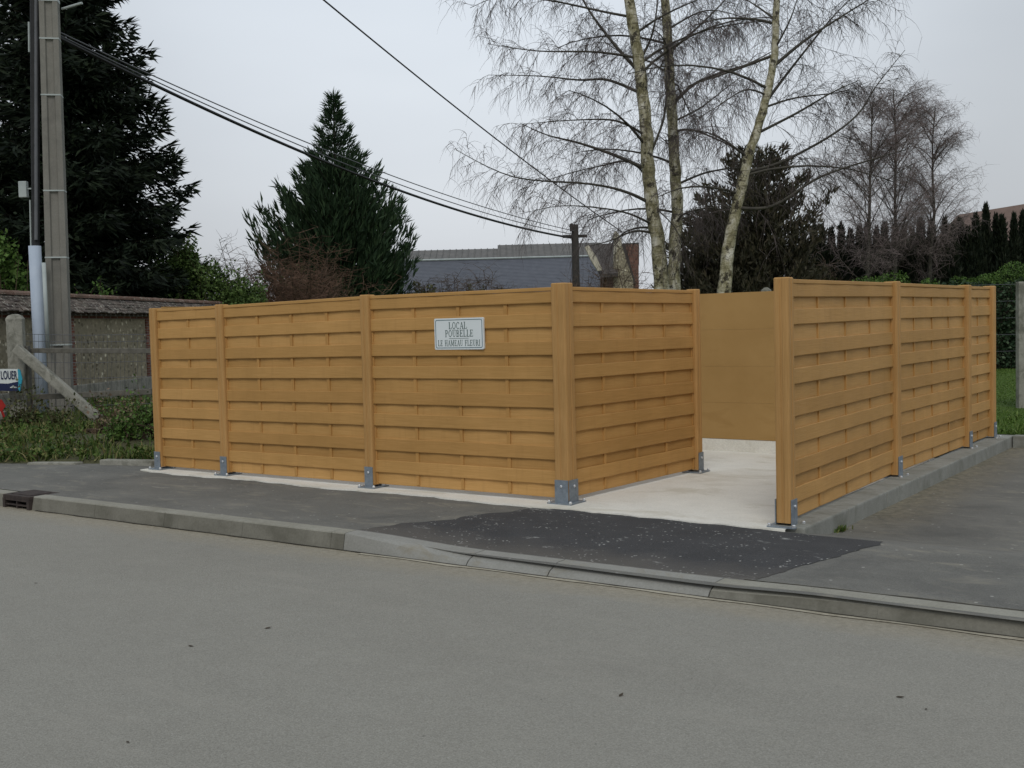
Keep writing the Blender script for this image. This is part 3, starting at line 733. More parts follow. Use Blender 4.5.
# ------------------------------------------------------------------ vegetation helpers
def norm_(v): return v/(np.linalg.norm(v, axis=-1, keepdims=True)+1e-9)
def sprays(mb, p, d, L, w):
    n = len(p); a = norm_(np.cross(d, NR.normal(size=(n, 3)))); L = np.asarray(L)[:, None]; w = np.asarray(w)[:, None]
    mb.quads(np.stack([p-a*w*.3, p+d*L*.35-a*w*.5, p+d*L, p+d*L*.45+a*w*.5], 1))
def needle_tris(mb, p, d, L, w, r):
    """flat tapering spray"""
    a = np.cross(d, [r.gauss(0, 1), r.gauss(0, 1), r.gauss(0, 1)]); a /= np.linalg.norm(a)+1e-9
    mb.add([p-a*w*.5, p+a*w*.5, p+d*L*.6+a*w*.4, p+d*L], [(0, 1, 2), (0, 2, 3)])
def conifer(name, base, H, rad, seed, mat, label, cat, style, group=None, nwh=34, nb=9, z0=.06, spray=(.30, .09), den=9.0, trunk_r=.2, vis=None):
    r = random.Random(seed); root = thing(name, base, label, cat, group); bx = np.array(base, float)
    t = MB(); t.tube([bx+[0, 0, -.1], bx+[0, 0, H*.5], bx+[0, 0, H*.97]], [trunk_r, trunk_r*.55, .015], 8); t.build('trunk', BARKD, root, True)
    m = MB(); br = MB()
    for i in range(nwh):
        f = z0+(1-z0)*(i+r.uniform(-.3, .3))/nwh; f = min(max(f, z0), .985); z = f*H
        if style == 'spruce': R_ = rad*(1-f)**.85*r.uniform(.9, 1.1)+.12
        elif style == 'cypress': R_ = rad*float(np.interp(f, [0, .15, .36, .45, .52, .60, .70, .80, .90, 1], [.86, .98, 1.06, 1.04, .92, .70, .47, .27, .10, .0]))*r.uniform(.80, 1.16)+.03
        else: R_ = rad*math.sqrt(max(0, 1-((f-.3)/.72)**2))*r.uniform(.75, 1.15)+.1
        nn = max(4, int(nb*(.5+.5*(1-f))+r.random()))
        a0 = r.uniform(0, 6.28)
        for b in range(nn):
            a = a0+6.283*b/nn+r.uniform(-.25, .25); Rb = R_*r.uniform(.72, 1.13)*(1.22 if style == 'cypress' and r.random() < .12 and .3 < f < .75 else 1)
            if style == 'spruce': el0, el1 = r.uniform(-.15, .1)-.25*(1-f), .35
            elif style == 'cypress': el0, el1 = r.uniform(.1, .4), .95
            else: el0, el1 = r.uniform(.2, .5), .9
            hd = np.array([math.cos(a), math.sin(a), 0]); p = bx+[0, 0, z-Rb*(.5*math.tan(el0)*0+.12 if style == 'spruce' else .35)]
            n = max(4, int(Rb/.18)); pts = [p]; ds = []
            for k in range(n):
                e = el0+(el1-el0)*(k/n)**1.6; d_ = hd*math.cos(e)+np.array([0, 0, math.sin(e)]); d_ += np.array([r.gauss(0, .07) for _ in range(3)])
                d_ /= np.linalg.norm(d_); p = p+d_*Rb/n/math.cos(min(e, 1.0))*.95; pts.append(p); ds.append(d_)
            br.tube([pts[0], pts[len(pts)//2], pts[-1]], [.03, .018, .005], 3)
            side0 = np.array([-hd[1], hd[0], 0])
            for k in range(n):
                q = int(den*Rb/n*(1.0 if k < n*.4 else 1.6))+1
                tt = NR.random((q, 1)); pp = pts[k]+(pts[k+1]-pts[k])*tt; sd = side0*NR.choice([-1., 1.], (q, 1)); wsp = (1-(k/n))*Rb*.42+.10
                U = lambda lo, hi: NR.uniform(lo, hi, (q, 1)); ZZ = np.array([[0, 0, 1.]])
                if style == 'spruce':
                    dd = ds[k]*U(.3, .9)+sd*U(.2, 1)+ZZ*U(-.8, .25); off = sd*U(0, wsp)+ZZ*U(-.24, .04)
                elif style == 'cypress':
                    dd = ds[k]*.8+sd*U(0, .7)+ZZ*U(.1, .9); off = sd*U(0, wsp)+NR.normal(0, .05, (q, 3))+ZZ*U(-.25, .12)
                else:
                    dd = NR.normal(0, .5, (q, 3))+ZZ*U(.3, 1.2)+ds[k]*.5; off = sd*U(0, wsp*.8)+NR.normal(0, .05, (q, 3))+ZZ*U(-.12, .12)
                fs_ = 1.0 if style != 'cypress' or f < .75 else .6; sprays(m, pp+off, norm_(dd), NR.uniform(.6, 1.3, q)*spray[0]*fs_, NR.uniform(.7, 1.4, q)*spray[1]*fs_)
            dd = norm_(ds[-1]+NR.normal(0, .3, (7, 3))); sprays(m, np.repeat([pts[-1]-ds[-1]*.05], 7, 0), dd, np.full(7, spray[0]*1.1), np.full(7, spray[1]*.8))
    for k in range(40):
        z = H*(.9+.1*k/40); needle_tris(m, bx+[r.gauss(0, .03), r.gauss(0, .03), z], np.array([r.gauss(0, .35), r.gauss(0, .35), 1.0]), spray[0]*.8, spray[1]*.6, r)
    m.build('crown', mat, root); br.build('branch', BARKD, root)
    return root
def base_at(px, hy, D): 
    p = dep(px, hy, D); return (p[0], p[1], 0.0)
b = base_at(74, 335, 31); 
conifer('spruce_tree', b, 16.2, 4.5, 3, SPRUCEM, 'huge dark spruce towering behind the concrete pole', 'tree', 'spruce', 'large conifers', nwh=46, nb=13, spray=(.36, .075), den=60, trunk_r=.28)
conifer('spruce_tree', base_at(-105, 341, 34), 15.5, 5.0, 5, SPRUCEM, 'dark spruce cut off by the left edge of the picture', 'tree', 'spruce', 'large conifers', nwh=40, nb=10, spray=(.40, .09), den=34, trunk_r=.28)
conifer('cypress_tree', base_at(341, 330, 40), 10.0, 2.85, 11, CYPM, 'broad green conifer with a pointed top behind the front fence, left of the birches', 'tree', 'cypress', 'large conifers', nwh=42, nb=13, spray=(.40, .065), den=38, trunk_r=.25, z0=.03)
conifer('pine_tree', base_at(760, 319, 30.5), 6.25, 2.05, 21, YEWM, 'dark bushy pine right behind the leaning birch', 'tree', 'pine', 'dark pines behind the birches', nwh=22, nb=10, spray=(.22, .055), den=80, trunk_r=.14, z0=.05)
conifer('pine_tree', base_at(709, 320, 32), 4.7, 1.45, 22, YEWM, 'lower dark pine between the upright birches and the leaning birch', 'tree', 'pine', 'dark pines behind the birches', nwh=18, nb=9, spray=(.22, .055), den=80, trunk_r=.12, z0=.05)

# --- bare birches
def smooth_path(P, n=5):
    P = [np.asarray(p, float) for p in P]; out = []
    for i in range(len(P)-1):
        p0 = P[max(i-1, 0)]; p1 = P[i]; p2 = P[i+1]; p3 = P[min(i+2, len(P)-1)]
        for k in range(n):
            t = k/n; out.append(.5*((2*p1)+(-p0+p2)*t+(2*p0-5*p1+4*p2-p3)*t*t+(-p0+3*p1-3*p2+p3)*t**3))
    out.append(P[-1]); return out
def grow(mb, p, d, L, r0, droop, r, n=5, wig=.12):
    pts = [p]; d = d/np.linalg.norm(d)
    for k in range(n):
        d = d+np.array([r.gauss(0, wig), r.gauss(0, wig), r.gauss(0, wig)-droop]); d /= np.linalg.norm(d)
        p = p+d*L/n; pts.append(p)
    mb.strand(pts, r0); return pts
def dress(limb, twig, path, r0, r, dens=1.0, L2=1.2, start=.12, pend=1.0):
    """secondary branches and hanging twigs along one limb path"""
    path = [np.asarray(p, float) for p in path]; seg = [np.linalg.norm(path[i+1]-path[i]) for i in range(len(path)-1)]; tot = sum(seg)
    s = tot*start
    while s < tot:
        q = s; i = 0
        while i < len(seg)-1 and q > seg[i]: q -= seg[i]; i += 1
        p = path[i]+(path[i+1]-path[i])*min(1, q/seg[i]); d = (path[i+1]-path[i])/seg[i]
        f = s/tot
        v = np.array([r.gauss(0, 1), r.gauss(0, 1), r.gauss(0, .8)]); v -= d*(v@d); v /= np.linalg.norm(v)
        L = L2*r.uniform(.45, 1.2)*(1-.55*f); dd = d*r.uniform(.5, 1.1)+v
        sp = grow(twig, p, dd, L, .0068*(1-.4*f), .10*pend, r, 5)
        for j in range(1, len(sp)):
            for _ in range(3 if r.random() < .8*dens else 2):
                pp = sp[j-1]+(sp[j]-sp[j-1])*r.random(); e = sp[j]-sp[j-1]; e /= np.linalg.norm(e)
                w = np.array([r.gauss(0, .8), r.gauss(0, .8), r.gauss(0, .6)])+e
                t3 = grow(twig, pp, w, r.uniform(.3, .9)*min(1, L), .0038, .34*pend, r, 4, .08)
                if r.random() < .45:
                    k2 = r.randrange(1, len(t3)); grow(twig, t3[k2], np.array([r.gauss(0, .6), r.gauss(0, .6), -.4]), r.uniform(.2, .5), .0032, .4*pend, r, 3, .08)
        s += .135/dens*r.uniform(.5, 1.5)
def birch(trunk_px, D, seed, radii, limbs, label, extra, lean_top=-170, group='tall bare birches', dens=1.0):
    r = random.Random(seed)
    tp = [dep(x, y, D) for x, y in trunk_px]; lo = tp[-1]; lo2 = tp[-2]
    dirn = (lo-lo2)/np.linalg.norm(lo-lo2); g0 = lo+dirn*(lo[2]/max(.2, -dirn[2])); 
    g0 = np.array([g0[0], g0[1], -.1])
    pts = smooth_path(tp+[g0], 5)
    root = thing('birch_tree', (g0[0], g0[1], 0), label, 'tree', group)
    n = len(pts); t = MB(); rr = [np.interp(i/(n-1), [0, .6, 1], radii)*(1+.05*math.sin(i*1.7)) for i in range(n)]
    pts = [p+(np.array([r.gauss(0, .006), r.gauss(0, .006), 0]) if 0 < i < n-1 else 0) for i, p in enumerate(pts)]; t.tube(pts, rr, 14); t.build('trunk', BIRCH, root, True)
    limb = MB(); twig = MB()
    ty_ = [q[1] for q in trunk_px]; tx_ = [q[0] for q in trunk_px]
    for (P, rl, dd) in limbs:
        P = [(float(np.interp(P[0][1], ty_, tx_)), P[0][1])]+list(P[1:])
        m_ = len(P); q = [dep(x, y, D+dd*(i/(m_-1))) for i, (x, y) in enumerate(P)]
        pa = smooth_path(q, 5); k = len(pa)
        limb.tube(pa, [max(.8*rl*(1-.88*i/(k-1)), .005) for i in range(k)], 6)
        dress(limb, twig, pa, rl, r, dens, 1.15)
    hs = [p for p in pts if p[2] > 3.2]
    for _ in range(extra):
        p = r.choice(hs); a = r.uniform(0, 6.283); L = r.uniform(1.6, 3.6)*(1-.4*(p[2]/12))
        d = np.array([math.cos(a), math.sin(a), r.uniform(.25, .9)]); pa = [p]
        for k in range(7):
            d = d+np.array([r.gauss(0, .07), r.gauss(0, .07), -.10]); d /= np.linalg.norm(d); pa.append(pa[-1]+d*L/7)
        limb.tube(pa, [.026*(1-.8*i/7)+.002 for i in range(8)], 5); dress(limb, twig, pa, .02, r, dens*.95, .95)
    limb.build('limb', LIMBM, root, True); twig.build('twig', TWIG, root)
    return root
birch([(608, -170), (618, -70), (629, 0), (637.5, 53), (641, 80), (646, 126), (647.5, 161), (652, 205), (658, 245), (662, 292)], 21.0, 31, [.09, .125, .15],
 [([(646, 204), (626, 192), (590, 184), (514, 177), (456, 150)], .045, -.8), ([(642, 170), (614, 155), (579, 143), (547, 135), (520, 123)], .05, .9),
  ([(640, 136), (617, 121), (576, 120), (523, 124)], .035, -1.2), ([(636, 94), (608, 80), (579, 80), (538, 76), (488, 75)], .04, .5),
  ([(634, 73), (614, 44), (590, 12), (575, -15), (560, -40)], .05, .8), ([(628, 58), (596, 52), (538, 51), (488, 44)], .035, -.6),
  ([(626, 17), (605, 12), (547, 0), (500, -3), (470, 8)], .035, .4), ([(642, 63), (652, 35), (658, 0), (664, -50)], .04, .6),
  ([(650, 180), (630, 162), (600, 166), (560, 176), (520, 190)], .03, 1.4), ([(656, 234), (635, 231), (612, 240), (590, 246)], .035, .6),
  ([(652, 226), (630, 214), (600, 208), (560, 206), (520, 214)], .03, -1.2), ([(655, 161), (664, 117), (667, 73), (672, 20)], .04, .8),
  ([(622, -30), (590, -50), (540, -40), (500, -10)], .035, -.5), ([(650, 205), (672, 224), (684, 246)], .025, -.6)],
 'bare birch with a leaning trunk, leftmost of the three tall birches', 8)
birch([(656, -170), (660, -70), (665, 0), (668, 44), (670, 82), (673, 126), (674.5, 164), (677.5, 205), (675, 245), (674, 292)], 22.5, 32, [.08, .115, .135],
 [([(675, 105), (693, 85), (720, 73), (750, 63), (785, 44)], .05, -.8), ([(674, 53), (699, 26), (725, 0), (750, -30)], .04, .6),
  ([(677, 132), (693, 130), (725, 143), (750, 155)], .04, -.6), ([(681, 185), (705, 173), (737, 168), (760, 172)], .04, .7),
  ([(678, 225), (684, 214), (711, 208), (740, 214)], .04, -1), ([(676, 122), (700, 108), (730, 85), (750, 70)], .03, 1.2),
  ([(672, 75), (650, 62), (620, 52), (590, 30)], .03, 1.2), ([(664, 0), (690, -30), (720, -50)], .04, .5), ([(679, 150), (664, 140), (640, 120)], .025, 1),
  ([(668, 30), (700, 12), (725, 12), (755, 22)], .03, 1.0)],
 'upright bare birch, middle of the three tall birches', 8)
birch([(782, -170), (778, -70), (777, 0), (774, 54), (768, 89), (758, 127), (750, 152), (740, 194), (730, 240), (724, 292)], 19.5, 33, [.045, .085, .13],
 [([(776, 68), (804, 41), (836, 20), (868, 0), (900, -20)], .045, .8), ([(762, 134), (795, 114), (833, 92), (860, 80)], .035, -.8),
  ([(747, 172), (779, 163), (827, 138), (858, 114), (877, 85), (905, 50)], .045, 1.0), ([(742, 208), (773, 206), (820, 177), (877, 158), (905, 150)], .045, -.9),
  ([(768, 55), (735, 70), (700, 82), (672, 92)], .035, .6), ([(747, 158), (722, 139), (700, 131), (680, 133)], .03, -.7),
  ([(768, 108), (795, 98), (840, 92), (868, 82)], .03, 1.3), ([(774, 50), (790, 20), (800, -10)], .03, -.5), ([(760, 105), (790, 70), (830, 20), (850, 0)], .04, 1.2),
  ([(765, 95), (745, 90), (715, 108), (695, 120)], .025, -1), ([(780, 0), (810, -20), (850, -30)], .03, .5), ([(778, 20), (755, 5), (730, -10)], .03, .5),
  ([(738, 212), (716, 204), (690, 216)], .025, .8)],
 'bare birch leaning to the right, rightmost of the three tall birches', 8, dens=.95)
# --- distant bare birches
def far_birch(px, hy, D, H, Rc, seed, label, lean=0):
    r = random.Random(seed); b = np.array(base_at(px, hy, D)); root = thing('young_birch', b, label, 'tree', 'distant bare trees')
    t = MB(); P = [b+np.array([lean*f, 0, H*f]) for f in np.linspace(0, 1, 8)]; P = [p+np.array([r.gauss(0, .05), r.gauss(0, .05), 0]) for p in P]
    t.tube(P, [.10*(1-.9*f)+.008 for f in np.linspace(0, 1, 8)], 7); t.build('trunk', LIMBM, root, True)
    limb = MB(); tw = MB()
    for _ in range(46):
        f = r.uniform(.24, .95); i = f*7; k = int(i); p = P[k]+(P[min(k+1, 7)]-P[k])*(i-k); a = r.uniform(0, 6.283)
        L = Rc*r.uniform(.75, 1.2)*min(1.2, (1.32-f)*1.15); d = np.array([math.cos(a)*.75, math.sin(a)*.75, r.uniform(.9, 1.6)]); pa = [p]
        for q in range(6): d = d+np.array([r.gauss(0, .06), r.gauss(0, .06), -.10]); d /= np.linalg.norm(d); pa.append(pa[-1]+d*L/6)
        limb.tube(pa, [.020*(1-.8*i2/6)+.003 for i2 in range(7)], 4)
        s = .1
        while s < 1:
            i3 = s*6; k3 = int(i3); pp = pa[k3]+(pa[min(k3+1, 6)]-pa[k3])*(i3-k3)
            e = pa[min(k3+1, 6)]-pa[k3]; e /= np.linalg.norm(e)+1e-9
            sp = grow(tw, pp, e+np.array([r.gauss(0, .6), r.gauss(0, .6), r.gauss(0, .5)]), r.uniform(.5, 1.1), .0065, .06, r, 4)
            for j in range(1, 5):
                for _q in range(3): grow(tw, sp[j], np.array([r.gauss(0, .8), r.gauss(0, .8), r.gauss(0, .6)]), r.uniform(.25, .6), .0045, .15, r, 3)
            s += .07*r.uniform(.6, 1.5)
    limb.build('limb', LIMBM, root, True); tw.build('twig', TWIGF, root)
far_birch(868, 316, 42, 9.6, 2.7, 41, 'leftmost of the three bare reddish trees above the cypress hedge', .2)
far_birch(896, 315, 43, 10.3, 2.7, 42, 'tallest of the three bare reddish trees above the cypress hedge, in their middle')
far_birch(929, 314, 44, 9.7, 2.2, 43, 'rightmost of the three bare reddish trees above the cypress hedge', .3)
# --- bare brown shrubs
def bare_shrub(px, hy, D, H, Rw, seed, label, n=60, mat=None, lift=1.2, r1=.009):
    r = random.Random(seed); b = np.array(base_at(px, hy, D)); root = thing('bare_shrub', b, label, 'shrub', 'bare brown shrubs')
    st = MB(); tw = MB()
    for _ in range(n):
        a = r.uniform(0, 6.283); d = np.array([math.cos(a)*r.uniform(.1, 1)*Rw/H*1.3, math.sin(a)*r.uniform(.1, 1)*Rw/H*1.3, lift]); L = H*r.uniform(.6, 1.15)
        p = b+np.array([r.gauss(0, .25), r.gauss(0, .25), 0]); pa = [p]
        for q in range(7): d = d+np.array([r.gauss(0, .09), r.gauss(0, .09), -.09]); d /= np.linalg.norm(d); pa.append(pa[-1]+d*L/7)
        st.tube(pa, [.022*(1-.8*i/7)+.003 for i in range(8)], 4)
        for j in range(2, 8):
            for _q in range(4):
                pp = pa[j-1]+(pa[j]-pa[j-1])*r.random(); sp = grow(tw, pp, np.array([r.gauss(0, .8), r.gauss(0, .8), r.uniform(-.1, 1)]), r.uniform(.3, .9), r1, .05, r, 3)
                for z in (1, 2, 3): grow(tw, sp[z], np.array([r.gauss(0, 1), r.gauss(0, 1), r.uniform(-.3, .8)]), r.uniform(.15, .4), r1*.7, .05, r, 2)
    st.build('stem', BTWIG, root); tw.build('twig', mat or BTWIG, root)
bare_shrub(300, 331, 35.5, 4.1, 2.1, 51, 'reddish brown bare shrub in front of the broad green conifer', 120, RTWIG)
bare_shrub(255, 332, 36.5, 4.2, 2.2, 52, 'bare greyish shrub at the left edge of the broad green conifer', 50)
bare_shrub(448, 327, 42, 3.6, 1.8, 53, 'thin brown shrub in front of the left end of the barn roof', 50)
bare_shrub(490, 326, 43, 3.4, 1.7, 54, 'thin brown shrub in front of the middle of the barn roof', 45)
bare_shrub(828, 317, 40, 2.5, 1.2, 55, 'brown bare shrub in front of the cypress hedge, right of the pine', 30)
bare_shrub(800, 318, 38, 3.3, 1.2, 56, 'brown bare shrub squeezed between the pine and the cypress hedge', 30)
bare_shrub(630, 322, 30, 2.9, 1.6, 57, 'bare shrub behind the corner post at the foot of the birches', 40)
# --- leafy shrubs and hedges
def leaf_mass(mb, c, rad, n, size, r, shell=.55, bumps=None, fl=None):
    c = np.asarray(c, float); rad = np.asarray(rad, float)
    v = norm_(NR.normal(size=(n, 3))); v[:, 2] = np.where((v[:, 2] < -.3) & (NR.random(n) < .6), -v[:, 2], v[:, 2])
    k = shell+(1-shell)*NR.random(n)**.5
    if bumps: k = k*(1+bumps*np.sin(5*v[:, 0]+c[0])*np.sin(4.3*v[:, 1]+2*c[1])*np.sin(4.7*v[:, 2]+1))
    p = c+v*rad*k[:, None]; ok = p[:, 2] > .02; p = p[ok]; v = v[ok]; n = len(p)
    if not n: return
    d = norm_(v*.5+NR.normal(0, .6, (n, 3))); a = norm_(np.cross(d, NR.normal(size=(n, 3)))); s_ = size*NR.uniform(.6, 1.4, (n, 1))
    mb.quads(np.stack([p, p+d*s_*.5+a*s_*.35, p+d*s_, p+d*s_*.5-a*s_*.35], 1))
def leafy(name, px, hy, D, parts, mat, seed, label, cat, size, n, group=None, shell=.5, stems=14, bumps=.2, spikes=0):
    r = random.Random(seed); b = np.array(base_at(px, hy, D)); root = thing(name, b, label, cat, group); side = R0
    m = MB(); st = MB()
    for (off, z, rx, rz) in parts:
        c = b+side*off+np.array([0, 0, z]); leaf_mass(m, c, (rx, rx, rz), n, size, r, shell, bumps)
        for _ in range(stems):
            v = np.array([r.gauss(0, .6), r.gauss(0, .6), r.uniform(.2, .9)]); e = c+v*np.array([rx, rx, rz])*.8; q = b+side*off*.6+np.array([r.gauss(0, .1), r.gauss(0, .1), 0])
            st.tube([q, (q+e)/2+[r.gauss(0, .1), r.gauss(0, .1), .1], e], [.03, .02, .006], 4)
        for _ in range(spikes):
            v = np.array([r.gauss(0, .5), r.gauss(0, .5), r.uniform(.7, 1)]); v /= np.linalg.norm(v); e = c+v*np.array([rx, rx, rz]); L = r.uniform(.2, .75)
            tip = grow(st, e-v*.2, v+[0, 0, .5], L, .008, 0, r, 3)
            for _q in range(14):
                pp = tip[0]+(tip[-1]-tip[0])*r.random(); leaf_mass(m, pp, (.1, .1, .1), 2, size, r, .3)
    m.build('foliage', mat, root); st.build('stem', BTWIG, root); return root
leafy('leafy_shrub', 212, 333, 31.5, [(-1.0, 2.3, .85, 1.6), (.0, 1.9, .9, 1.5), (.9, 1.6, .8, 1.35), (-.7, 3.0, .5, .9)], SHRG, 61, 'green leafy shrub behind the tiled wall, between the two big conifers', 'shrub', .085, 6500, 'leafy shrubs', .35, spikes=22)
leafy('leafy_shrub', 6, 339, 27, [(0, 2.5, .65, 1.35), (-.8, 2.2, .8, 1.3)], SHRM, 62, 'green leafy shrub behind the wall at the far left of the pole', 'shrub', .11, 2600, 'leafy shrubs', .3, spikes=16)
leafy('leafy_shrub', 88, 336, 26.8, [(-.45, 2.1, .14, .35), (.0, 2.1, .12, .35), (.4, 2.15, .12, .45)], SHRM, 63, 'small green sprouts showing just above the tiled wall right of the pole', 'shrub', .07, 70, 'leafy shrubs', .1, spikes=5)
leafy('leafy_shrub', 815, 318, 30, [(-.9, .8, .9, 1.6), (.3, .9, .9, 1.55)], DSHR, 64, 'dull green shrub just above the right fence near its front post', 'shrub', .1, 3000, 'leafy shrubs', .4, spikes=4)
leafy('leafy_shrub', 300, 331, 37, [(0, 1.5, 1.6, 1.8)], DSHR, 65, 'low dull olive shrub at the foot of the broad green conifer', 'shrub', .12, 2500, 'leafy shrubs', .3, spikes=4)
leafy('leafy_shrub', 455, 327, 44, [(-1, 1.7, 1.4, 1.35), (1.0, 1.6, 1.3, 1.2)], DSHR, 66, 'dull olive shrub showing above the front fence in front of the barn', 'shrub', .12, 1300, 'leafy shrubs', .3, spikes=8)
leafy('garden_hedge', 887, 316, 27, [(-.2, 1.1, 1.1, 1.43), (.9, 1.1, 1.0, 1.2)], HEDGEM, 67, 'green low garden hedge showing above the middle of the right fence', 'hedge', .045, 11000, 'green garden hedges', .75)
leafy('garden_hedge', 1008, 313, 31, [(-.9, 1.2, 1.0, 1.35), (.1, 1.3, 1.2, 1.52), (1.5, 1.3, 1.2, 1.5)], HEDGEM, 68, 'rounded green hedge top at the far right behind the ivy', 'hedge', .045, 13000, 'green garden hedges', .8)
# dark ivy on a wire screen
iv = thing('ivy_screen', (-2.3, 29.0, 0), 'dark ivy covered screen beyond the lawn at the right edge', 'hedge')
r = random.Random(9); m = MB(); c0 = base_at(1012, 313, 30)
n_ = 15000; a = NR.uniform(-2.0, 3.4, (n_, 1)); q = np.array(c0)+R0*a+Fv*[1, 1, 0]*NR.normal(0, .10, (n_, 1)); q[:, 2] = NR.uniform(.05, 2.38, n_)+.06*np.sin(a[:, 0]*3)
d = norm_(NR.normal(0, .5, (n_, 3))-Fv*.4); w = norm_(np.cross(d, NR.normal(size=(n_, 3)))); s_ = NR.uniform(.05, .12, (n_, 1))
m.quads(np.stack([q, q+d*s_*.5+w*s_*.4, q+d*s_, q+d*s_*.5-w*s_*.4], 1))
m.build('foliage', IVYM, iv); m = MB()
cc = np.array(c0)+R0*.7+np.array([0, 0, 1.12]); m.box(cc+Fv*[1, 1, 0]*.12, (2.7, .05, 1.12), [R0, np.cross([0, 0, 1], R0), (0, 0, 1)]); m.build('core', BARKD, iv)
m = MB()
for z in (.5, .95, 1.4, 1.85, 2.3):
    p0 = np.array(c0)-R0*2-Fv*[1, 1, 0]*.25+[0, 0, z]; m.tube([p0, p0+R0*5.4], .006, 4)
m.build('wire', GREYC, iv)
# row of columnar cypresses
def cyp_proto(seed, H):
    r = random.Random(seed); m = MB()
    for _ in range(2600):
        f = r.random()**.8; z = f*H; Rr = .40*(1-max(0, (f-.45)/.55)**1.15)*(.8+.2*math.sin(z*5+seed))+.03
        if f < .1: Rr *= .8
        a = r.uniform(0, 6.283); k = r.uniform(.55, 1.1); p = np.array([math.cos(a)*Rr*k, math.sin(a)*Rr*k, z*.97]); d = np.array([math.cos(a)*.4, math.sin(a)*.4, 1.0])+np.array([r.gauss(0, .25) for _ in range(3)]); d /= np.linalg.norm(d)
        needle_tris(m, p, d, r.uniform(.12, .3), .075, r)
    tt = NR.random(420)**.7; z = H*(.62+.37*tt); Rr = (.30*(1-tt)+.012); aa = NR.uniform(0, 6.283, 420)
    p = np.stack([np.cos(aa)*Rr*NR.random(420), np.sin(aa)*Rr*NR.random(420), z], -1); d = norm_(np.stack([np.cos(aa)*.22, np.sin(aa)*.22, np.ones(420)], -1)+NR.normal(0, .1, (420, 3)))
    sprays(m, p, d, NR.uniform(.18, .34, 420), np.full(420, .09)); c = MB(); m.tube([(0, 0, .1), (0, 0, H*.55), (0, 0, H*.8), (0, 0, H*.985)], [.24, .22, .12, .01], 7)
    return m
protos = []
for i in range(3):
    mm = cyp_proto(70+i, 5.0); me = mm.mesh('crown', [HEDM])
    tt = MB(); tt.tube([(0, 0, -.1), (0, 0, 2.5), (0, 0, 4.7)], [.09, .05, .01], 6); tm = tt.mesh('trunk', [BARKD]); protos.append((me, tm))
tips = [(794, 246), (804, 240), (815, 233), (823, 234), (832, 237), (842, 232), (851, 238), (860, 236), (868, 231), (877, 236), (885, 232), (896, 232), (905, 238), (913, 238), (921, 228), (932, 230), (945, 227), (953, 234), (960, 228), (968, 236), (976, 223), (986, 214), (996, 224), (1002, 225), (1014, 223), (1023, 221), (1034, 222), (1045, 219), (1056, 224), (1068, 217), (1080, 220)]
for i, (tx, ty) in enumerate(tips):
    hy = 318-(tx-800)*.0255; D = 45+rng.uniform(-.4, .4); z = 1.54+(hy-ty+4.5)/F_PX*D; b = base_at(tx, hy, D)
    if tx == 986: lab, grp = 'tallest pointed cypress of the dark row, in front of the brown roof end', None
    else: lab, grp = 'dark narrow cypress in the long hedge row behind the gardens', 'narrow cypresses in the hedge row'
    o = bpy.data.objects.new('cypress', None); COL.objects.link(o); o.location = b; o['label'] = lab; o['category'] = 'tree'; o['group'] = 'narrow cypresses in the hedge row'
    o.rotation_euler.z = rng.uniform(0, 6.28); s = z/4.95; wd = rng.uniform(.85, 1.15); o.scale = (wd, wd, s)
    for nm, me in zip(('crown', 'trunk'), protos[i % 3]):
        c = bpy.data.objects.new(nm, me); COL.objects.link(c); c.parent = o

# ------------------------------------------------------------------ buildings
def box_from(mb, p0, p1, depth, z0, z1, mi=0):
    """wall body from ground point p0 to p1, going back by depth"""
    p0 = np.array([p0[0], p0[1], 0.]); p1 = np.array([p1[0], p1[1], 0.]); u = p1-p0; L = np.linalg.norm(u); u /= L; n = np.array([-u[1], u[0], 0])
    mb.box((p0+p1)/2+n*depth/2+np.array([0, 0, (z0+z1)/2]), (L/2, depth/2, (z1-z0)/2), [u, n, (0, 0, 1)], 0, mi)
    return u, n
# long barn
pl, pr = dep(392, 296, 54), dep(604, 290, 54); z_e = 3.05
bn = thing('barn', ((pl[0]+pr[0])/2, (pl[1]+pr[1])/2, 0), 'long low grey barn with a blue grey roof behind the front fence', 'building')
m = MB(); u, nb_ = box_from(m, pl, pr, 9.0, 0, 3.0); fixn(m.build('wall', FLINT, bn))
if nb_@Fv < 0: nb_ = -nb_
Lb = np.linalg.norm((pr-pl)[:2]); P0 = np.array([pl[0], pl[1], 0])
def slab(a, b, y0, z0, y1, z1, th, mb, mi=0):
    q = [P0+u*a+nb_*y0+[0, 0, z0], P0+u*b+nb_*y0+[0, 0, z0], P0+u*b+nb_*y1+[0, 0, z1], P0+u*a+nb_*y1+[0, 0, z1]]
    mb.prism(q, (0, 0, -th), mi)
m = MB(); slab(-.3, Lb+.3, -.4, 2.95, 2.5, 4.92, .12, m)
for i in range(26):
    t = i/26; slab(-.3, Lb+.3, -.4+2.9*t, 2.985+1.97*t, -.4+2.9*(t+.037), 2.985+1.97*(t+.037)-.012, .03, m)
fixn(m.build('lower_roof', SLATE, bn))
m = MB(); c_ = Lb*.5; slab(-.3, c_, 2.5, 5.0, 4.5, 5.62, .1, m); slab(c_, Lb+.3, 2.5, 5.0, 4.5, 5.80, .1, m); slab(-.3, Lb+.3, 4.5, 5.6, 9.2, 3.0, .1, m)
x = -.3
while x < Lb+.2:
    zt = 5.62 if x < c_-.1 else 5.80
    a = P0+u*x+nb_*2.5+[0, 0, 5.01]; bq = P0+u*x+nb_*4.5+[0, 0, zt+.01]; m.tube([a, bq], .03, 4); x += .33
fixn(m.build('upper_roof', CORR, bn))
m = MB(); a = P0-u*.3+nb_*2.46+[0, 0, 4.98]; m.tube([a, a+u*(Lb+.6)], .05, 5); m.build('flashing', PIPEM, bn)
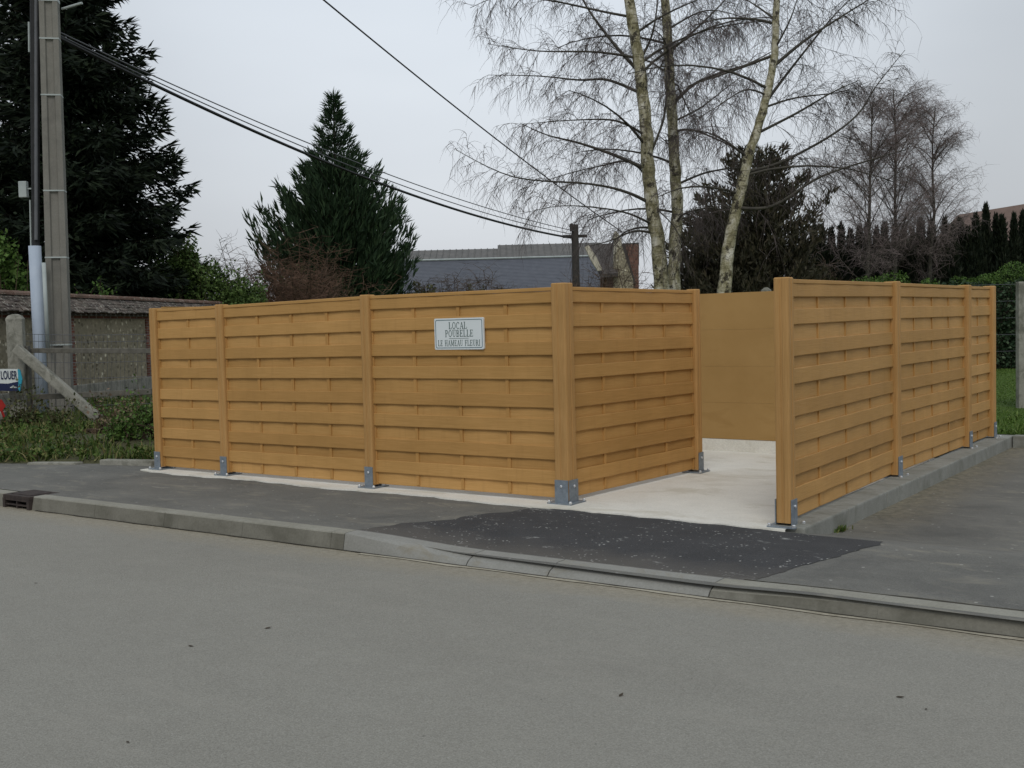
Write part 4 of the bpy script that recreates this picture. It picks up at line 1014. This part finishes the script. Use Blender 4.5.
# gable ends: barn neighbour with flint gable, pale verge and brick wall
hb = thing('brick_house', dep(618, 322, 47)*[1, 1, 0], 'small flint and brick house with a dark roof between barn and birches', 'building')
FH = Fv*[1, 1, 0]; FH = FH/np.linalg.norm(FH)
def pxpoly(pts, D): return [dep(x, y, D) for x, y in pts]
def drop(pts, D, y): return [dep(x, y, D) for x, y in pts]
def wallpoly(mb, pts, D, th):
    P = pxpoly(pts, D); lo0 = P[0]*[1, 1, 0]; lo1 = P[-1]*[1, 1, 0]; mb.prism([lo0]+P+[lo1], FH*th)
m = MB(); wallpoly(m, [(613.5, 300), (614, 262), (615, 248), (618.5, 240), (622, 246), (633, 280), (634.5, 300)], 46, .45); fixn(m.build('gable_wall', FLINT, hb))
m = MB(); P = pxpoly([(614.2, 254), (614.5, 243), (613.5, 234), (616, 230.5), (620, 236), (622.5, 244), (619.5, 247), (617.5, 244), (617, 252)], 45.95); m.prism(P, FH*.5); fixn(m.build('verge', PALEW, hb))
m = MB(); wallpoly(m, [(622, 300), (622, 244.5), (638.5, 244), (639, 300)], 49, 3.0); fixn(m.build('side_wall', BRICK, hb))
m = MB(); q = [dep(621, 243.6, 48.9), dep(624.5, 243, 48.9), dep(636, 284, 48.9), dep(633, 284, 48.9)]; m.prism(q, FH*.08); fixn(m.build('barge_board', DKROOF, hb))
m = MB()
q = [dep(585, 245, 49), dep(616, 243, 49), dep(618, 273, 45.6), dep(601, 274, 45.6)]; m.prism(q, (0, 0, -.15))
q2 = [dep(585, 245, 49), dep(616, 243, 49), dep(640, 243, 53), dep(600, 244, 53)]; m.prism([dep(603, 244.3, 49.2), dep(639, 242.6, 49), dep(639, 262, 55), dep(603, 263, 55)], (0, 0, -.15))
fixn(m.build('roof', DKROOF, hb))
m = MB(); q = pxpoly([(585, 247), (588.5, 245), (597, 258), (602.5, 270), (598, 271), (591, 260)], 45.5); m.prism(q, FH*.3); fixn(m.build('verge', PALEW, hb))
m = MB(); wallpoly(m, [(601, 300), (601, 273), (618, 273), (618, 300)], 46.2, .5); fixn(m.build('front_wall', BRICK, hb))
# brown roofed house behind the cypresses
hp = dep(1010, 313, 78)*[1, 1, 0]; hs = thing('brown_roofed_house', hp, 'house with a broad brown hipped roof beyond the cypress row at the right edge', 'house')
ux = R0; uy = np.array([-R0[1], R0[0], 0])
def HP(a, b, z): return hp+ux*a+uy*b+np.array([0, 0, z])
def zof(y, D=78): return 1.54+(312.6-y)/F_PX*D
e = zof(242); m = MB(); m.box(HP(4.7, 5, e/2), (6.3, 4.8, e/2), [ux, uy, (0, 0, 1)]); m.build('wall', PALEW, hs)
m = MB(); V = [HP(-2.3, -.3, e), HP(11.6, -.3, e), HP(11.6, 10.3, e), HP(-2.3, 10.3, e), HP(-1.6, 5, zof(214, 83)), HP(10, 5, zof(193, 83)), HP(4.2, 5, zof(203.5, 83))]
m.add(V, [(0, 1, 5, 6, 4), (1, 2, 5), (2, 3, 4, 6, 5), (3, 0, 4), (3, 2, 1, 0)]); m.build('roof', BRROOF, hs)
hp = dep(925, 315, 72)*[1, 1, 0]; hs2 = thing('low_outbuilding', hp, 'low dark roofed building behind the cypress row, left of the brown roof', 'building')
m = MB(); zt = 1.54+(314-236)/F_PX*72; m.box(hp+[0, 0, 2.2]+uy*3, (5.0, 3, 2.2), [ux, uy, (0, 0, 1)]); m.build('wall', PALEW, hs2)
m = MB(); m.prism([hp-ux*3.2+uy*3+[0, 0, zt-.25], hp+ux*4.2+uy*3+[0, 0, zt+.3], hp+ux*5.3-uy*.3+[0, 0, 4.3], hp-ux*5.3-uy*.3+[0, 0, 4.3]], (0, 0, -.15)); m.prism([hp-ux*3.2+uy*3+[0, 0, zt-.25], hp+ux*4.2+uy*3+[0, 0, zt+.3], hp+ux*5.3+uy*6.3+[0, 0, 4.3], hp-ux*5.3+uy*6.3+[0, 0, 4.3]], (0, 0, -.15)); fixn(m.build('roof', DKROOF, hs2))

# ------------------------------------------------------------------ old flint wall with a tiled coping
W0 = np.array([-16.6, 3.6, 0.]); W1 = np.array([-21.4, 14.6, 0.])
q0 = gnd(0, 290, 2.42); q1 = gnd(250, 303, 2.42)
W0 = q0*[1, 1, 0]; W1 = q1*[1, 1, 0]; uw = (W1-W0); Lw = np.linalg.norm(uw); uw /= Lw
nw = np.array([uw[1], -uw[0], 0.]);
if nw@(CAM-W0) < 0: nw = -nw
a0, a1 = -7.0, Lw+1.5
wl = thing('garden_wall', (W0+W1)/2, 'old flint and brick garden wall under a tiled coping behind the pole', 'wall')
def WP(a, n, z): return W0+uw*a+nw*n+np.array([0, 0, z])
def wbox(mb, a, b, n0, n1, z0, z1, bev=0): mb.box(WP((a+b)/2, (n0+n1)/2, (z0+z1)/2), ((b-a)/2, (n1-n0)/2, (z1-z0)/2), [uw, nw, (0, 0, 1)], bev)
m = MB(); wbox(m, a0, a1, -.2, .18, 0, 2.0); m.build('masonry', FLINT, wl)
m = MB(); wbox(m, a0, a1, .0, .26, 0, .55, .02); m.build('plinth', OLDC, wl)
# brick piers placed where the picture shows them
def a_at(px, z=1.6):
    best = min(np.linspace(a0, a1, 800), key=lambda a: abs(proj(WP(a, .2, z))[0]-px)); return best
for px in (-22, 69, 150, 215):
    c = a_at(px); m = MB(); wbox(m, c-.2, c+.2, .0, .215, .0, 1.96)
    m.build('brick_pier', BRICK, wl)
m = MB(); wbox(m, a0, a1, -.15, .205, 1.9, 2.03); m.build('brick_course', BRICK, wl)
m = MB(); r = random.Random(4)
rows = 6
for s_ in (1, -1):
    for k in range(rows):
        t0 = k/rows; a = a0+(.09 if k % 2 else 0)
        while a < a1:
            o = .42*(1-t0); o2 = .42*(1-(k+1.25)/rows); z0 = 2.02+.36*t0; z1 = 2.02+.36*(k+1.25)/rows
            dz = r.uniform(-.008, .012); w = .165
            q = [WP(a, s_*o, z0+dz), WP(a+w, s_*o, z0+dz+r.uniform(-.006, .006)), WP(a+w, s_*max(o2, 0), z1+dz-.012), WP(a, s_*max(o2, 0), z1+dz-.012)]
            m.prism(q, (0, 0, .016)); a += .172
m.build('coping_tiles', TILE, wl)
m = MB(); a = a0
while a < a1:
    pts = []
    for x_ in (0, .3):
        for j in range(7):
            t = math.pi*j/6; pts.append(WP(a+x_, .10*math.cos(t), 2.34+.085*math.sin(t)+r.uniform(-.004, .004)))
    m.add(pts, [(j, j+1, 8+j, 7+j) for j in range(6)]+[tuple(range(7)), tuple(range(7, 14))[::-1]]); a += .305
m.build('ridge_tiles', RIDGET, wl)
# rafters ends under the eave
m = MB(); a = a0
while a < a1: wbox(m, a, a+.06, .19, .36, 1.965, 2.0); a += .22
m.build('eave_brackets', OLDWOOD, wl)

# ------------------------------------------------------------------ concrete pole with cables
pb = dep(54.5, 262, 19.4); pb = np.array([pb[0], pb[1], .1]); PH = 12.0
pole = thing('utility_pole', pb, 'tall grey concrete pole with cables and a pale sheath at the left', 'pole', 'utility poles')
ax = R0; ay = np.array([-R0[1], R0[0], 0]); yaw_p = math.radians(12); cxx = math.cos(yaw_p)*ax+math.sin(yaw_p)*ay; cyy = -math.sin(yaw_p)*ax+math.cos(yaw_p)*ay
def prof_pole(h, d): # H like section with recesses on the broad faces
    g = h*.45; q = .035
    return [(h, -d), (h, d), (h-.015, d+.0), (g, d), (g-.02, d-q), (-g+.02, d-q), (-g, d), (-h, d), (-h, -d), (-g, -d), (-g+.02, -d+q), (g-.02, -d+q), (g, -d), (h-.015, -d)]
m = MB(); vs = []; NS = 14
for i in range(NS+1):
    f = i/NS; h = .19*(1-f)+.125*f; d = .14*(1-f)+.09*f; ln_ = R0*(.0165*max(0, PH*f))
    for a, b_ in prof_pole(h, d): vs.append(pb+ln_+cxx*a+cyy*b_+np.array([0, 0, -.3+(PH+.3)*f]))
k = 14; fs = [(i*k+j, i*k+(j+1) % k, (i+1)*k+(j+1) % k, (i+1)*k+j) for i in range(NS) for j in range(k)]+[tuple(range(k))[::-1], tuple(range(NS*k, NS*k+k))]
m.add(vs, fs); fixn(m.build('shaft', POLEC, pole))
def PP(px, y, dn=-.2): # point beside the pole: lateral from pixel, in front by dn
    return dep(px, y, 19.4+dn)
def vz(px, y): return PP(px, y)
m = MB(); s0 = PP(35.5, 262); m.tube([np.array([s0[0], s0[1], -.1]), np.array([s0[0], s0[1], PP(36, 246)[2]])], .105, 14, True); m.build('sheath', SHEATH, pole, True)
m = MB(); s1 = PP(45.5, 300, -.26); m.tube([np.array([s1[0], s1[1], 1.3]), np.array([s1[0], s1[1], PP(45, 263)[2]])], .035, 10, True); m.build('pipe', PIPEM, pole, True)
m = MB()
for k, (pa, pc, rr) in enumerate([(34, 35, .05), (38.5, 36.5, .04), (32, 33.5, .035)]):
    a = PP(pa, 0); b_ = PP(pc, 246); m.tube([[b_[0], b_[1], b_[2]-.3], [(a[0]+b_[0])/2, (a[1]+b_[1])/2, (a[2]+b_[2])/2], a, [a[0], a[1], 10.8]], rr, 8)
m.build('riser_cable', [BLACK], pole, True)
m = MB(); a = PP(36.2, 0, -.25); b_ = PP(36.2, 240, -.25); m.tube([b_, a, [a[0], a[1], 9.5]], .03, 8); m.build('grey_conduit', GREYC, pole, True)
m = MB()
for yb in (5, 43, 98, 192, 258, 345):
    c = PP(50, yb, 0); z = c[2]; f = (z+.3)/(PH+.3); h = .19*(1-f)+.125*f+.006; d = .14*(1-f)+.09*f+.006; w = .012 if yb != 5 else .03
    m = MB(); m.box(np.array([pb[0], pb[1], z])+R0*.0165*z, (h, d, w), [cxx, cyy, (0, 0, 1)]); m.build('band', PIPEM, pole)
m = MB(); a = PP(62, 9, -.1); b_ = PP(82, 3, -.3); m.tube([a, b_], .022, 6, True); m.build('bracket', PIPEM, pole)
m = MB(); c = PP(23.5, 189.5, -.1); m.box(c, (.07, .05, .14), [ax, ay, (0, 0, 1)], .012); m.build('junction_box', PIPEM, pole)
m = MB(); c1 = PP(28, 188, -.1); m.box((c+c1)/2+ax*.1, (.09, .012, .012), [ax, ay, (0, 0, 1)]); t0 = PP(30, 200, -.15); t1 = PP(31, 246, -.15); m.tube([t0, t1], .014, 6); t2 = PP(28.8, 22, -.12); t3 = PP(29.2, 52, -.12); m.tube([t2, t3], .018, 6); m.build('conduit', PIPEM, pole)
# tarred wooden pole by the barn
up = base_at(577, 324, 38)
wp = thing('wooden_pole', up, 'short dark wooden pole carrying the cables in front of the barn', 'pole', 'utility poles')
ztop = dep(575, 225, 38)[2]; m = MB(); m.tube([np.array(up)+[0, 0, -.2], np.array(up)+[0, 0, ztop]], [.15, .12], 12, True); m.build('shaft', DPOLEM, wp, True)
m = MB(); ctr = np.array(up)+[0, 0, ztop-.4]; m.box(ctr, (.42, .05, .05), [R0, np.cross([0, 0, 1], R0), (0, 0, 1)]); m.box(ctr+[0, 0, .3]-R0*.12, (.05, .14, .12), [R0, np.cross([0, 0, 1], R0), (0, 0, 1)]); m.build('crossarm', DPOLEM, wp)
# overhead cables
def cable(A, B, px, py, rad, mat, label, name='overhead_cable'):
    A = np.asarray(A, float); B = np.asarray(B, float); lo, hi = 0., 1.
    for _ in range(40):
        t = (lo+hi)/2; x, _y = proj(A+(B-A)*t)
        if x < px: lo = t
        else: hi = t
    P = A+(B-A)*t; rr = ray(px, py); dh = np.linalg.norm((P-CAM)[:2])/np.linalg.norm(rr[:2]); z = CAM[2]+rr[2]*dh
    sag = (P[2]-z)/(t*(1-t)); m = MB()
    pts = [A+(B-A)*s+np.array([0, 0, -sag*s*(1-s)]) for s in np.linspace(0, 1, 60)]
    m.tube(pts, rad, 5); o = m.build(name, mat, origin=A); tag(o, label, 'cable', 'overhead cables'); return o
hd = dep(575, 237, 38)
cable(dep(57, 37, 19.3), hd+[0, 0, -.05], 160, 88, .034, BLACK, 'thickest, lowest of the sagging black cables between the two poles')
cable(dep(57, 34, 19.3), hd+[0, 0, .1]-R0*.1, 160, 83.5, .013, GREYC, 'thin grey cable strung just above the thick sagging black one')
cable(dep(57, 31, 19.3), hd+[0, 0, .18]+R0*.1, 160, 79, .013, GREYC, 'uppermost thin grey cable of the bundle between the two poles')
cable(np.array([pb[0], pb[1], 11.6]), dep(622, 232, 46), 450, 103, .022, BLACK, 'single steep black cable running down through the birch branches')

# ------------------------------------------------------------------ old wire fence at the verge
pf = dep(15, 315, 17.6); pf = np.array([pf[0], pf[1], .05])
of = thing('post_and_rail_fence', pf, 'old concrete post fence with rusty rails and a slanting brace before the wall', 'fence')
m = MB(); hw = .125
zt = dep(15, 317, 17.6)[2]
def rot(a): return [math.cos(a)*ax+math.sin(a)*ay, -math.sin(a)*ax+math.cos(a)*ay, np.array([0, 0, 1.])]
X = rot(.15); m.box([pf[0], pf[1], zt/2-.05], (hw, .09, zt/2), X, .02)
vs = []; 
for k_, (s_, z) in enumerate([(1.0, zt-.06), (1.0, zt-.03), (.75, zt+.02), (.3, zt+.045)]):
    for a_, b_ in ((-1, -1), (1, -1), (1, 1), (-1, 1)): vs.append(pf*[1, 1, 0]+X[0]*a_*hw*s_+X[1]*b_*.09*s_+np.array([0, 0, z]))
m.add(vs, [(4*i+j, 4*i+(j+1) % 4, 4*i+4+(j+1) % 4, 4*i+4+j) for i in range(3) for j in range(4)]+[(12, 13, 14, 15)])
m.build('post', OLDC, of)
m = MB(); p1 = dep(26, 400, 17.75); z2 = dep(26, 347, 17.75)[2]; m.box([p1[0], p1[1], z2/2], (.09, .08, z2/2+.02), X, .015); m.build('rusty_post', OLDWOOD, of)
m = MB(); A_ = dep(16, 348, 17.4); B_ = dep(99, 419, 17.3); v = B_-A_; v /= np.linalg.norm(v); w_ = np.cross(v, -FH); m.box((A_+B_)/2, (np.linalg.norm(B_-A_)/2, .07, .075), [v, np.cross(w_, v), w_], .02); m.build('brace', OLDC, of)
for ya, yb, th, D1, D2 in ((350.5, 351, .04, 17.8, 17.2), (397.5, 391.5, .045, 17.8, 17.2)):
    m = MB(); A_ = dep(28, ya, D1); B_ = dep(152, yb, D2+.0); v = B_-A_; v /= np.linalg.norm(v); w_ = np.cross(v, -FH); m.box((A_+B_)/2, (np.linalg.norm(B_-A_)/2, .035, th), [v, np.cross(w_, v), w_], .008); m.build('rail', OLDWOOD, of)
m = MB()
for yy in (334, 341, 362, 378, 406):
    A_ = dep(20, yy, 17.8); B_ = dep(155, yy-.04*(yy-337), 17.2); m.tube([A_, (A_+B_)/2-[0, 0, .02], B_], .0042, 4)
for i in range(30):
    x = 30+i*4.3; A_ = dep(x, 334, 17.7); B_ = dep(x, 412, 17.7); m.tube([A_, B_], .0026, 3)
m.build('wire_mesh', GREYC, of)
# arrow sign on the concrete post, cut off by the picture edge
so = dep(8, 378, 17.35); ls = thing('arrow_sign', so, 'white, navy and cyan A LOUER arrow sign on the concrete post at the left edge', 'sign')
def SP(px, py, f=0.0): return dep(px, py, 17.35-f)
m = MB(); m.prism([SP(-34, 369), SP(18, 369), SP(18.2, 391), SP(-34, 390.5)], FH*.02); fixn(m.build('board', SALEW, ls))
m = MB(); m.prism([SP(-34, 384, .004), SP(-20, 384.6, .004), SP(0, 383.4, .004), SP(8, 383.6, .004), SP(18.1, 381.5, .004), SP(18.3, 391, .004), SP(-34, 390.5, .004)], FH*.003); fixn(m.build('band', SALEN, ls))
m = MB(); m.prism([SP(17.6, 369.3, .008), SP(20, 369.8, .008), SP(22.2, 379.5, .008), SP(19.8, 391, .008), SP(17.9, 391, .008), SP(18.4, 380, .008)], FH*.02); fixn(m.build('arrow_tip', SALEC, ls))
def text(txt, name, px0, py, hpx, wpx, D, mat, parent):
    cu = bpy.data.curves.new(name, 'FONT'); cu.body = txt; cu.extrude = .0; cu.offset = .012; o = bpy.data.objects.new(name, cu); COL.objects.link(o)
    bpy.context.view_layer.update(); me = bpy.data.meshes.new_from_object(o.evaluated_get(bpy.context.evaluated_depsgraph_get())); bpy.data.objects.remove(o)
    co = np.array([v.co for v in me.vertices]); lo = co.min(0); hi = co.max(0)
    A_ = dep(px0, py, D); sc1 = wpx/F_PX*D; sc2 = hpx/F_PX*D
    base = np.array(parent['_o'])
    for v in me.vertices:
        q = A_+Rv*((v.co.x-lo[0])/(hi[0]-lo[0]))*sc1+np.array([0, 0, 1])*((v.co.y-lo[1])/(hi[1]-lo[1]))*sc2
        v.co = Vector(q-base)
    me.materials.clear(); me.materials.append(mat); o = bpy.data.objects.new(name, me); COL.objects.link(o); o.parent = parent; return o
text('À', 'lettering', -6.5, 379.3, 11, 5, 17.34, SALEN, ls); text('LOUER', 'lettering', 1, 379.3, 8.6, 16.3, 17.34, SALEN, ls)
m = MB()
r = random.Random(2)
m.box(SP(13.3, 387.4, .008), (.05, .002, .008), [Rv, FH, (0, 0, 1)]); m.tube([SP(13.3, 385.6, .008), SP(13.3, 386.6, .008)], [.006, .03], 4, True); m.build('emblem', SALEW, ls)
# red arrow board standing below
ro = dep(4, 432, 17.2); rs = thing('red_sign', ro*[1, 1, 0]+[0, 0, .1], 'red marker board on a slanting red leg, cut by the left edge', 'sign')
m = MB(); m.prism([dep(-14, 402, 17.2), dep(1, 399.5, 17.2), dep(5.5, 406, 17.2), dep(1.5, 411.5, 17.2), dep(-14, 410, 17.2)], FH*.02); fixn(m.build('board', REDM, rs))
m = MB(); m.tube([dep(1.5, 410, 17.22), dep(9.5, 432, 17.25)], .02, 6, True); m.build('leg', REDM, rs)
# pale box behind and white stone
m = MB(); c = dep(-1, 424, 17.6); m.box(c, (.11, .1, .2), X, .02); tag(m.build('concrete_block', OLDC, origin=c), 'grey concrete block behind the red marker board', 'block')
bm = bmesh.new(); bmesh.ops.create_icosphere(bm, subdivisions=2, radius=.13); r = random.Random(6)
for v in bm.verts: v.co = Vector((v.co.x*1.1, v.co.y*.8, v.co.z*.75))*r.uniform(.85, 1.12)
me = bpy.data.meshes.new('stone'); bm.to_mesh(me); bm.free(); me.materials.append(m_conc('white_limestone', (.45, .43, .37), (.6, .58, .5), (.3, .28, .22), 6)); o = bpy.data.objects.new('stone', me); COL.objects.link(o); o.location = dep(7, 438.5, 16.3); tag(o, 'pale rough stone lying in the grass at the left edge', 'stone')
# weeds in front of the wall
leafy('weed_bush', 143, 334, 14.6, [(0, .28, .26, .34), (-.35, .16, .26, .22)], SHRM, 81, 'green weed bush growing against the left end of the wooden fence', 'weeds', .045, 800, 'verge weeds', .2, stems=10, spikes=8)
leafy('weed_bush', 18, 338, 16.6, [(0, .2, .3, .2), (.5, .12, .3, .16)], DSHR, 82, 'dull green weeds at the foot of the old concrete post', 'weeds', .05, 900, 'verge weeds', .2, stems=16, spikes=10)
leafy('weed_bush', 104, 335, 15.8, [(0, .1, .35, .16), (.4, .12, .3, .14)], m_leaf('dry_weed', (.10, .07, .045), (.19, .13, .085), (.12, .13, .05)), 83, 'dry reddish weeds at the foot of the slanting brace', 'weeds', .045, 700, 'verge weeds', .2, stems=26, spikes=14)
m = MB(); pts = [(max(2.13+r.gauss(0, .02), 2.12), .58+r.gauss(0, .04), -.12) for _ in range(90)]; blades(m, pts, .015, .05, .006, 1.4)
tag(m.build('weed_tuft', GRASSM, origin=(2.13, .58, -.12)), 'tiny green weed tuft at the foot of the concrete edging beam', 'weeds')
# concrete panel fence at the right edge
cf = dep(1021, 313, 17.4)*[1, 1, 0]; cfn = thing('concrete_fence', cf, 'pale concrete post and panel fence at the right edge of the picture', 'fence')
m = MB(); m.box(cf+[0, 0, 1.0], (.06, .06, 1.02), [R0, ay, (0, 0, 1)], .012); m.build('post', OLDC, cfn); m = MB(); m.box(cf+R0*2.0+[0, 0, 1.0], (.06, .06, 1.02), [R0, ay, (0, 0, 1)], .012); m.build('post', OLDC, cfn)
for i in range(7):
    m = MB(); m.box(cf+R0*1.0+[0, 0, .17+i*.28], (.94, .025, .132), [R0, ay, (0, 0, 1)], .012); m.build('panel', OLDC, cfn)
# finial of a concrete post beyond the enclosure wall
cp = dep(766.5, 319, 13.6)*[1, 1, 0]; zt = dep(766.5, 287.5, 13.6)[2]
m = MB(); m.box(cp+[0, 0, zt/2-.03], (.07, .07, zt/2-.03), None, .015); m.tube([cp+[0, 0, zt-.08], cp+[0, 0, zt-.03], cp+[0, 0, zt]], [.075, .06, .02], 8, True)
tag(m.build('concrete_post', OLDC, origin=cp), 'round topped concrete post peeping over the brown wall in the opening', 'post')

# dead leaves on the road
lm = MB(); pts_ = [(-.03, 0, 0), (-.012, .011, .005), (.012, .012, .003), (.032, 0, .008), (.012, -.012, .004), (-.012, -.010, .001)]
lm.add(pts_+[(x, y, z-.0012) for x, y, z in pts_], [tuple(range(6)), tuple(range(6, 12))[::-1]]+[(i, (i+1) % 6, 6+(i+1) % 6, 6+i) for i in range(6)])
LEAFD = m_plain('dead_leaf', (.035, .028, .018), (.07, .05, .03), 40, .8); lme = lm.mesh('dead_leaf', [LEAFD]); r = random.Random(12)
for (lx, ly) in ((36, 583), (621, 695), (191, 646), (268, 628), (900, 697), (926, 709), (128, 742)):
    P_ = gnd(lx, ly, -.117); o = bpy.data.objects.new('dead_leaf', lme); COL.objects.link(o); o.location = P_; o.rotation_euler = (r.uniform(-.1, .1), r.uniform(-.1, .1), r.uniform(0, 6)); o.scale = (r.uniform(.35, .7),)*3
    tag(o, 'small dark dead leaf lying on the grey road', 'leaf', 'dead leaves on the road')
# ------------------------------------------------------------------ light
SUN_EL, SUN_AZ = 48, 150      # azimuth clockwise from +Y
sd = np.array([math.sin(R(SUN_AZ))*math.cos(R(SUN_EL)), math.cos(R(SUN_AZ))*math.cos(R(SUN_EL)), math.sin(R(SUN_EL))])
L = bpy.data.lights.new('sun', 'SUN'); L.energy = .95; L.angle = R(25); L.color = (1, .97, .92)
lo = bpy.data.objects.new('sun', L); COL.objects.link(lo); lo.rotation_euler = Vector(-sd).to_track_quat('-Z', 'Y').to_euler(); lo.location = (0, 0, 30)
W = bpy.data.worlds.new('World'); S.world = W; W.use_nodes = True; nt = W.node_tree; bg = nt.nodes['Background']; bg.inputs[1].default_value = .1
sky = nt.nodes.new('ShaderNodeTexSky'); sky.sky_type = 'NISHITA'; sky.sun_disc = False; sky.sun_elevation = R(SUN_EL); sky.sun_rotation = R(SUN_AZ); sky.air_density = 1.5; sky.dust_density = 4
tc = nt.nodes.new('ShaderNodeTexCoord'); sep = nt.nodes.new('ShaderNodeSeparateXYZ'); nt.links.new(tc.outputs['Generated'], sep.inputs[0])
mp = nt.nodes.new('ShaderNodeMapping'); mp.inputs['Scale'].default_value = (1.2, 1.2, 4); nt.links.new(tc.outputs['Generated'], mp.inputs[0])
no = nt.nodes.new('ShaderNodeTexNoise'); no.inputs['Scale'].default_value = 1.3; no.inputs['Detail'].default_value = 4; nt.links.new(mp.outputs[0], no.inputs['Vector'])
rp = nt.nodes.new('ShaderNodeValToRGB'); e = rp.color_ramp.elements; e[0].position = 0; e[0].color = (.56, .585, .62, 1); e[1].position = .55; e[1].color = (.62, .69, .765, 1); nt.links.new(sep.outputs[2], rp.inputs[0])
cl_ = nt.nodes.new('ShaderNodeMix'); cl_.data_type = 'RGBA'; cl_.blend_type = 'MULTIPLY'; cl_.inputs[0].default_value = 1; rr2 = nt.nodes.new('ShaderNodeValToRGB'); rr2.color_ramp.elements[0].color = (10.2, 10.2, 10.3, 1); rr2.color_ramp.elements[1].color = (11.8, 11.7, 11.6, 1); rr2.color_ramp.elements[0].position = .3; rr2.color_ramp.elements[1].position = .7
nt.links.new(no.outputs['Fac'], rr2.inputs[0]); nt.links.new(rp.outputs[0], cl_.inputs[6]); nt.links.new(rr2.outputs[0], cl_.inputs[7])
mx = nt.nodes.new('ShaderNodeMix'); mx.data_type = 'RGBA'; mx.inputs[0].default_value = .92; nt.links.new(sky.outputs[0], mx.inputs[6]); bd = nt.nodes.new('ShaderNodeVectorMath'); bd.operation = 'DOT_PRODUCT'; nt.links.new(tc.outputs['Generated'], bd.inputs[0])
_d = ray(500, -40); _d = _d/np.linalg.norm(_d); bd.inputs[1].default_value = tuple(_d)
br_ = nt.nodes.new('ShaderNodeMapRange'); br_.interpolation_type = 'SMOOTHSTEP'; br_.inputs['From Min'].default_value = .90; br_.inputs['From Max'].default_value = 1.0; br_.inputs['To Min'].default_value = .84; br_.inputs['To Max'].default_value = 1.16; nt.links.new(bd.outputs['Value'], br_.inputs['Value'])
sc2_ = nt.nodes.new('ShaderNodeVectorMath'); sc2_.operation = 'SCALE'; nt.links.new(cl_.outputs[2], sc2_.inputs[0]); nt.links.new(br_.outputs[0], sc2_.inputs['Scale'])
nt.links.new(sc2_.outputs[0], mx.inputs[7]); nt.links.new(mx.outputs[2], bg.inputs[0])
for o in COL.objects:
    if '_o' in o: del o['_o']
S.view_settings.view_transform = 'Standard'; S.view_settings.look = 'None'; S.view_settings.gamma = 1; S.view_settings.use_curve_mapping = False; S.view_settings.exposure = 0
S.render.engine = 'CYCLES'; S.render.resolution_x = 1024; S.render.resolution_y = 768
